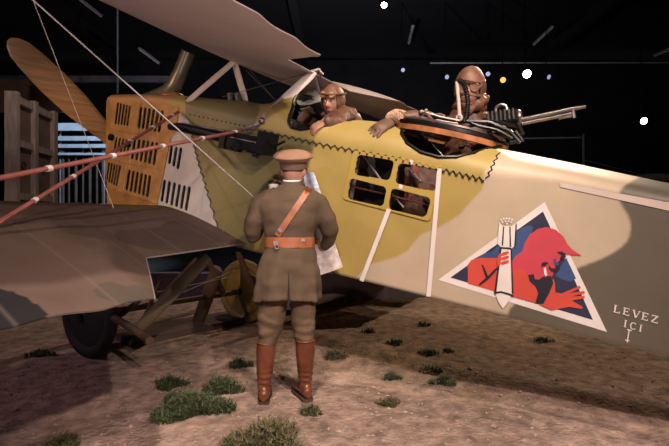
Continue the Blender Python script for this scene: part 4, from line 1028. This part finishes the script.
for a in ((170, 386, 40, 13, 420, 'small green scrub tuft up-left of the largest patch'), (190, 411, 92, 20, 1500, 'largest spreading green scrub patch left of the officer'), (222, 391, 48, 18, 560, 'darker scrub tuft touching the right end of the largest patch'),
          (66, 444, 34, 13, 300, 'scrub tuft at the bottom left edge of the picture'), (268, 446, 90, 30, 900, 'tall scrub patch at bottom edge in front of the officer boots'), (311, 414, 24, 13, 240, 'small scrub tuft just below the right boot of the officer'),
          (389, 405, 26, 11, 260, 'lone scrub tuft on pink soil nearest the lower middle'), (240, 366, 30, 10, 260, 'faint scrub tuft just left of the officer left boot'), (392, 377, 24, 8, 200, 'flat scrub tuft on near side of the painted shade band'),
          (444, 383, 32, 9, 260, 'wide flat scrub tuft with lone position right of the shade band bend'), (429, 367, 28, 9, 240, 'dark scrub tuft growing on the edge of the painted shade band'), (428, 353, 24, 7, 200, 'scrub tuft on the far side of the painted shade band, left of a smaller one'),
          (448, 351, 14, 6, 100, 'tiny scrub tuft right beside another beyond the painted shade band'), (395, 344, 20, 7, 150, 'scrub tuft on brown soil under the fuselage window stripes'), (423, 327, 16, 6, 110, 'scrub tuft under the fuselage below the rear white stripe'),
          (369, 332, 16, 6, 110, 'scrub tuft beneath the fuselage nearest the officer'), (543, 341, 28, 6, 160, 'flat scrub tuft below the emblem tip'), (335, 357, 28, 11, 260, 'dark scrub tuft right behind the officer right knee'), (40, 356, 34, 9, 220, 'dim scrub tuft under the lower wing')):
    tuft(*a, m_='grass2' if a[0] in (66, 268, 311, 389, 429, 335) else 'grass')
# plinth behind the gear, low mauve wall
pa, pc = PZ(150, 343), PZ(268, 319.5); d = (pc-pa).normalized(); nn = V3((-d.y, d.x, 0))
m = MB(); q = [pa-d*.2, pc+d*1.6, pc+d*1.6+nn*.5, pa-d*.2+nn*.5]; m.add([p+V3((0, 0, -.05)) for p in q]+[p+V3((0, 0, .07)) for p in q], [(0, 1, 2, 3), (7, 6, 5, 4), (0, 4, 5, 1), (1, 5, 6, 2), (2, 6, 7, 3), (3, 7, 4, 0)])
structure(obj('trim_1', m, MT['plinth'], smooth=False))
m = MB(); m.box((-.6, 7.05, .18), (6.4, .2, .40)); structure(obj('wall_low', m, MT['mauve'], smooth=False))

# ================================================================== HALL
structure(obj('wall_back', MB().box((0, 15.1, 3.0), (28, .2, 7.0)), MT['wall'], smooth=False))
structure(obj('wall_left', MB().box((-12.1, 6, 3.0), (.2, 20, 7.0)), MT['wall'], smooth=False))
structure(obj('wall_right', MB().box((12.1, 6, 3.0), (.2, 20, 7.0)), MT['wall'], smooth=False))
structure(obj('ceiling', MB().box((0, 6, 6.9), (26, 20, .2)), MT['ceil'], smooth=False))
def beam(name, a, b, w, h, m_, label, cat, group=None):
    d = b-a; L = d.length; d.normalize(); s_ = d.cross(V3((0, 0, 1))); s_ = s_.normalized() if s_.length > .01 else V3((1, 0, 0)); u_ = s_.cross(d)
    m = MB(); m.box((a+b)/2, (L, w, h), Matrix((d, s_, u_)).transposed()); return tag(obj(name, m, MT[m_], smooth=False), label, cat, group)
beam('roof_truss_beam', PY(-60, 79, 12), PY(172, 79.5, 12), .12, .16, 'beam', 'grey horizontal steel beam behind the propeller', 'beam')
def pipe(name, a, b, r, m_, label, cat='pipe'): m = MB(); m.tube([a, b], r, 8); return tag(obj(name, m, MT[m_]), label, cat)
pipe('hanging_post', PY(117.5, -60, 11), PY(117.5, 93, 11), .022, 'rail', 'thin bluish vertical post above the nose')
pipe('lighting_pipe', PY(430, 63, 11.5), PY(760, 62.5, 11.5), .02, 'fix', 'long thin lighting pipe across the upper right')
pipe('rear_rail', PY(519, 138.5, 11), PY(581, 137.5, 11), .018, 'fix', 'thin horizontal rail behind the gun barrels')
pipe('rear_post', PY(583.5, 134, 11), V3((PY(583.5, 215, 11).x, 11, 0)), .03, 'beam', 'dark post at the right end of the rail behind the gun')
pipe('rear_cable', PY(584, 160, 11), PY(640, 174, 11), .012, 'fix', 'thin sloping cable above the tail')
m = MB(); c = PY(690, 178, 10); m.box(c, (2.4, .8, .12)); m.box((c.x, c.y+.1, c.z/2-.06), (2.2, .5, c.z)); tag(obj('display_ledge', m, MT['fix'], smooth=False), 'grey ledge above the tail at the right edge', 'ledge')
def tubefix(a, b, label):
    m = MB(); d = b-a; m.tube([a, b], .05, 8, flat=.6); o = tag(obj('strip_light', m, MT['fix']), label, 'light fitting', 'unlit strip lights under the ceiling')
    k = MB(); k.tube([a+V3((0, 0, -.03)), b+V3((0, 0, -.03))], .02, 8); obj('light_tube', k, MT['tape'], o)
    for f in (.15, .85): c = a.lerp(b, f); obj('suspension_wire', MB().tube([c, V3((c.x, c.y, 6.8))], .006, 5), MT['black'], o)
tubefix(PY(80, -1, 10), PY(101, 15.5, 11), 'unlit strip light at the top edge above the propeller')
tubefix(PY(139.5, 48.5, 11), PY(158.5, 62.5, 12), 'unlit strip light left of the exhaust stack')
tubefix(PY(413, 26, 12), PY(409, 43, 13.5), 'unlit strip light right of the top bright lamp')
tubefix(PY(552, 27, 11), PY(534, 44, 12.5), 'unlit strip light above the brightest lamp')
tubefix(PY(676, 46, 11), PY(655, 55, 12), 'unlit strip light at the right edge')
for k, (x, z) in enumerate(((-7, 6.5), (-1, 6.5), (6.7, 6.5))):
    beam('roof_beam', V3((x, 0, z)), V3((x, 15, z)), .2, .35, 'ceil', ('dark roof beam over the left side', 'dark roof beam above the biplane', 'dark roof beam over the right side')[k], 'beam', 'dark roof beams')
def spot_fixture(px, py, y, r, m_, label, aim=(0, -1, -.35), lit=True):
    c = PY(px, py, y); ax = V3(aim).normalized(); t = tag(obj('stage_lamp', MB().tube([c-ax*r*3.2, c-ax*r*2.6, c-ax*.01], [r*.6, r*1.15, r*1.3], 20, caps=True), MT['black']), label, 'lamp', 'stage lamps under the dark ceiling')
    k = MB(); k.cyl(c-ax*.009, c+ax*.006, r*1.1, 24); obj('lamp_lens', k, MT[m_], t)
    k = MB(); h = V3((1, 0, 0)); k.tube([c-ax*r*1.5-h*r*1.5, c-ax*r*1.5-h*r*1.5+V3((0, 0, r*2.2)), c-ax*r*1.5+h*r*1.5+V3((0, 0, r*2.2)), c-ax*r*1.5+h*r*1.5], .012, 8); k.tube([c-ax*r*1.5+V3((0, 0, r*2.2)), V3((c.x-ax.x*r*1.5, c.y-ax.y*r*1.5, 6.8))], .012, 8); obj('lamp_yoke', k, MT['black'], t)
    return c
spot_fixture(384, 5, 9, .05, 'lamp_p', 'lit pinkish stage lamp at the top edge of the picture')
spot_fixture(527, 74, 9, .07, 'lamp_w', 'brightest cool white lit stage lamp above the gun')
spot_fixture(644, 121, 9, .055, 'lamp_p', 'lit pink stage lamp at far right above the tail')
spot_fixture(403, 70, 11.5, .045, 'lamp_b', 'dim lamp high between the two airmen', (.4, -1, -.4))
spot_fixture(447, 77, 11.5, .05, 'lamp_b', 'dim bluish lamp just left of the gunner hood', (.4, -1, -.4))
spot_fixture(488, 74, 11.5, .05, 'lamp_b', 'dim bluish lamp just right of the gunner hood', (-.4, -1, -.4))
spot_fixture(503, 80, 11, .06, 'lamp_a', 'small amber lamp left of the brightest lamp', (-.3, -1, -.5))
spot_fixture(549, 77, 11, .05, 'lamp_b', 'dim lamp just right of the brightest lamp', (.6, -1, -.5))
# packing crate at far left
CR = Matrix.Rotation(math.radians(10.4), 3, 'Z'); CO = V3((-4.23, 5.95, 0))
def cbox(x0, x1, y0, y1, z0, z1): m = MB(); m.box(CO+CR @ V3(((x0+x1)/2, (y0+y1)/2, (z0+z1)/2)), (x1-x0, y1-y0, z1-z0), CR); return m
crate = tag(obj('packing_crate', cbox(-.14, -.06, .0, 1.25, .0, 2.93), MT['pinepanel'], smooth=False), 'tall pale timber-framed packing crate panel standing at the left edge', 'crate')
for y0, y1 in ((-.012, .07), (.50, .60), (1.13, 1.262)): obj('upright', cbox(-.15, .0, y0, y1, 0, 2.94), MT['pine'], crate, smooth=False)
for z in (.05, .75, 1.50, 2.22, 2.80):
    for y0, y1 in ((.07, .50), (.60, 1.13)): obj('cross_batten', cbox(-.10, -.02, y0, y1, z, z+.09), MT['pine'], crate, smooth=False)
for y in (.28, .86): obj('rope_handle', MB().torus(CO+CR @ V3((-.05, y, 1.98)), CR @ V3((1, 0, 0)), .05, .007, 20, 6), MT['lace'], crate)
m = MB(); P = [PY(-30, 79, 8.2), PY(42, 79, 8.2), PY(46, 84, 8.2), PY(62, 101, 8.2), PY(62, 112, 8.2), PY(-30, 112, 8.2)]; P = [V3(p) for p in P]
n = len(P); m.add(P+[p+V3((0, .08, 0)) for p in P], [tuple(range(n)), tuple(range(2*n-1, n-1, -1))]+[(i, (i+1) % n, (i+1) % n+n, i+n) for i in range(n)])
m.box((P[4].x-.4, 8.24, P[4].z/2), (.1, .08, P[4].z)); tag(obj('gable_panel', m, MT['pinepanel'], smooth=False), 'brown gable-topped board behind the timber crate at far left', 'panel')
# blue lit railing / slatted stand between crate and nose
rl = thing('slatted_screen', V3((PY(82, 240, 10).x, 10, 0)), 'blue-lit slatted metal stand between crate and nose', 'stand')
for y, h in ((127, .17), (138.5, .10), (146, .08), (154, .05)):
    m = MB(); m.box(PY(82, y, 10), (1.15, .05, h)); obj('slat', m, MT['rail'], rl, smooth=False)
for x in (60.5, 104): a = PY(x, 124, 10.06); obj('end_post', MB().tube([a, V3((a.x, a.y, 0))], .025, 8), MT['beam'], rl)
for i, x in enumerate((63, 69, 76, 83, 90, 97, 103)):
    m = MB(); a = PY(x, 148+(i % 3)*4, 10.05); b = V3((a.x, a.y, 0)); m.tube([a, b], .022 if i % 2 else .03, 8); obj('post', m, MT['plinth'], rl)
m = MB(); c = PY(93, 204, 8.9); m.box((c.x, c.y, c.z/2), (.62, .3, c.z)); tag(obj('display_case_top', m, MT['screen'], smooth=False), 'low blue-lit display panel beside the nose', 'panel')
m = MB(); a, b = PY(58, 190, 8.4), PY(92, 210, 8.4); m.box(((a.x+b.x)/2, 8.4, (a.z+b.z)/4-.05), (b.x-a.x, .08, (a.z+b.z)/2), None); tag(obj('brown_panel', m, MT['pinepanel']), 'slanting brown board in front of the slatted stand', 'board')

# ================================================================== LIGHT
def spot(loc, tgt, power, col, size, blend=.4, rad=.08):
    l = bpy.data.lights.new('unseen_spot', 'SPOT'); l.energy = power; l.color = col; l.spot_size = math.radians(size); l.spot_blend = blend; l.shadow_soft_size = rad
    o = bpy.data.objects.new('unseen_spot', l); COL.objects.link(o); o.location = loc; o.rotation_euler = (V3(tgt)-V3(loc)).to_track_quat('-Z', 'Y').to_euler(); return o  # spots without fixtures, placed unseen to light the set
PINK = (1.0, .74, .62); WARM = (1.0, .80, .58); COOL = (.75, .82, 1.0)
spot((2.2, -2.2, 4.6), (1.2, 3.0, .9), 800, (1.0, .83, .70), 58, .6)                      # flank and emblem
spot((-.3, .3, 5.7), (-.2, 3.2, .5), 850, (1.0, .82, .68), 46, .5)               # officer and the sand round him
spot((3.6, 6.5, 5.2), (.2, 3.4, 2.0), 620, WARM, 42, .5)                         # airmen and deck from behind
spot((.6, .6, 5.6), (.4, 3.2, 2.1), 300, (1.0, .72, .54), 36, .6)                  # airmen from the front
spot((-3.9, 1.9, 2.05), (-1.9, 4.3, 1.9), 150, (1.0, .60, .30), 46, .5, .05)      # orange lamp on the cowling
spot((-1.0, 1.4, 2.0), (-1.2, 4.0, 1.6), 26, COOL, 36, .6, .05)
spot((-.3, -1.6, .5), (-1.6, 2.6, 2.6), 300, (1.0, .82, .84), 60, .8)             # added uplight, stands in for ground bounce on the upper wing
spot((-6.6, 1.2, 5.8), (-2.6, 3.2, .5), 330, (.9, .62, .70), 50, .4)              # lower wing
spot((-.6, -1.2, 3.4), (-1.5, 2.6, 0), 310, (1.0, .78, .70), 50, .7)              # added light for the sand at left
spot((1.5, -2.0, 4.0), (1.2, 2.6, 0), 700, (1.0, .72, .64), 60, .7)              # sand at right
spot((-3.5, 8.0, 5.5), (-5.6, 10, 2.2), 1100, (.62, .80, 1.0), 50, .6)             # blue stand
spot((-2.4, 4.8, 5.0), (-4.4, 6.6, 1.8), 150, (.85, .80, .85), 50, .6)            # crate
spot((4.6, 6.6, 5.6), (.9, 4.7, 0), 750, (1.0, .78, .58), 60, .6)                # ground behind the fuselage
spot((-1.5, 6.4, 6.0), (-1.4, 8.0, .3), 260, (.85, .65, .9), 60, .6)              # added light on the low wall behind the gear
spot((-1.0, 8.0, 6.0), (-1.8, 5.3, 0), 300, (1.0, .78, .5), 50, .6)               # added light on the sand behind the gear
spot((0, 7.5, 3.0), (0, 15, 5.0), 420, (.8, .78, .95), 150, 1.0)                     # added dim wash on the far wall, no fixture there
wd_ = bpy.data.worlds.new('hall'); S.world = wd_; wd_.use_nodes = True; bg = wd_.node_tree.nodes['Background']; bg.inputs[0].default_value = (.9, .78, .82, 1); bg.inputs[1].default_value = .05

# ================================================================== CAMERA
cam = bpy.data.cameras.new('camera'); co = bpy.data.objects.new('camera', cam); COL.objects.link(co); co.location = EYEP; co.rotation_euler = (math.pi/2, 0, 0)
cam.sensor_width = 36; cam.lens = 36*F/669; cam.shift_y = -(223-HY)/669; cam.clip_start = .05; S.camera = co
S.view_settings.view_transform = 'Standard'; S.view_settings.look = 'None'; S.view_settings.gamma = 1; S.view_settings.exposure = .13; S.view_settings.use_curve_mapping = False
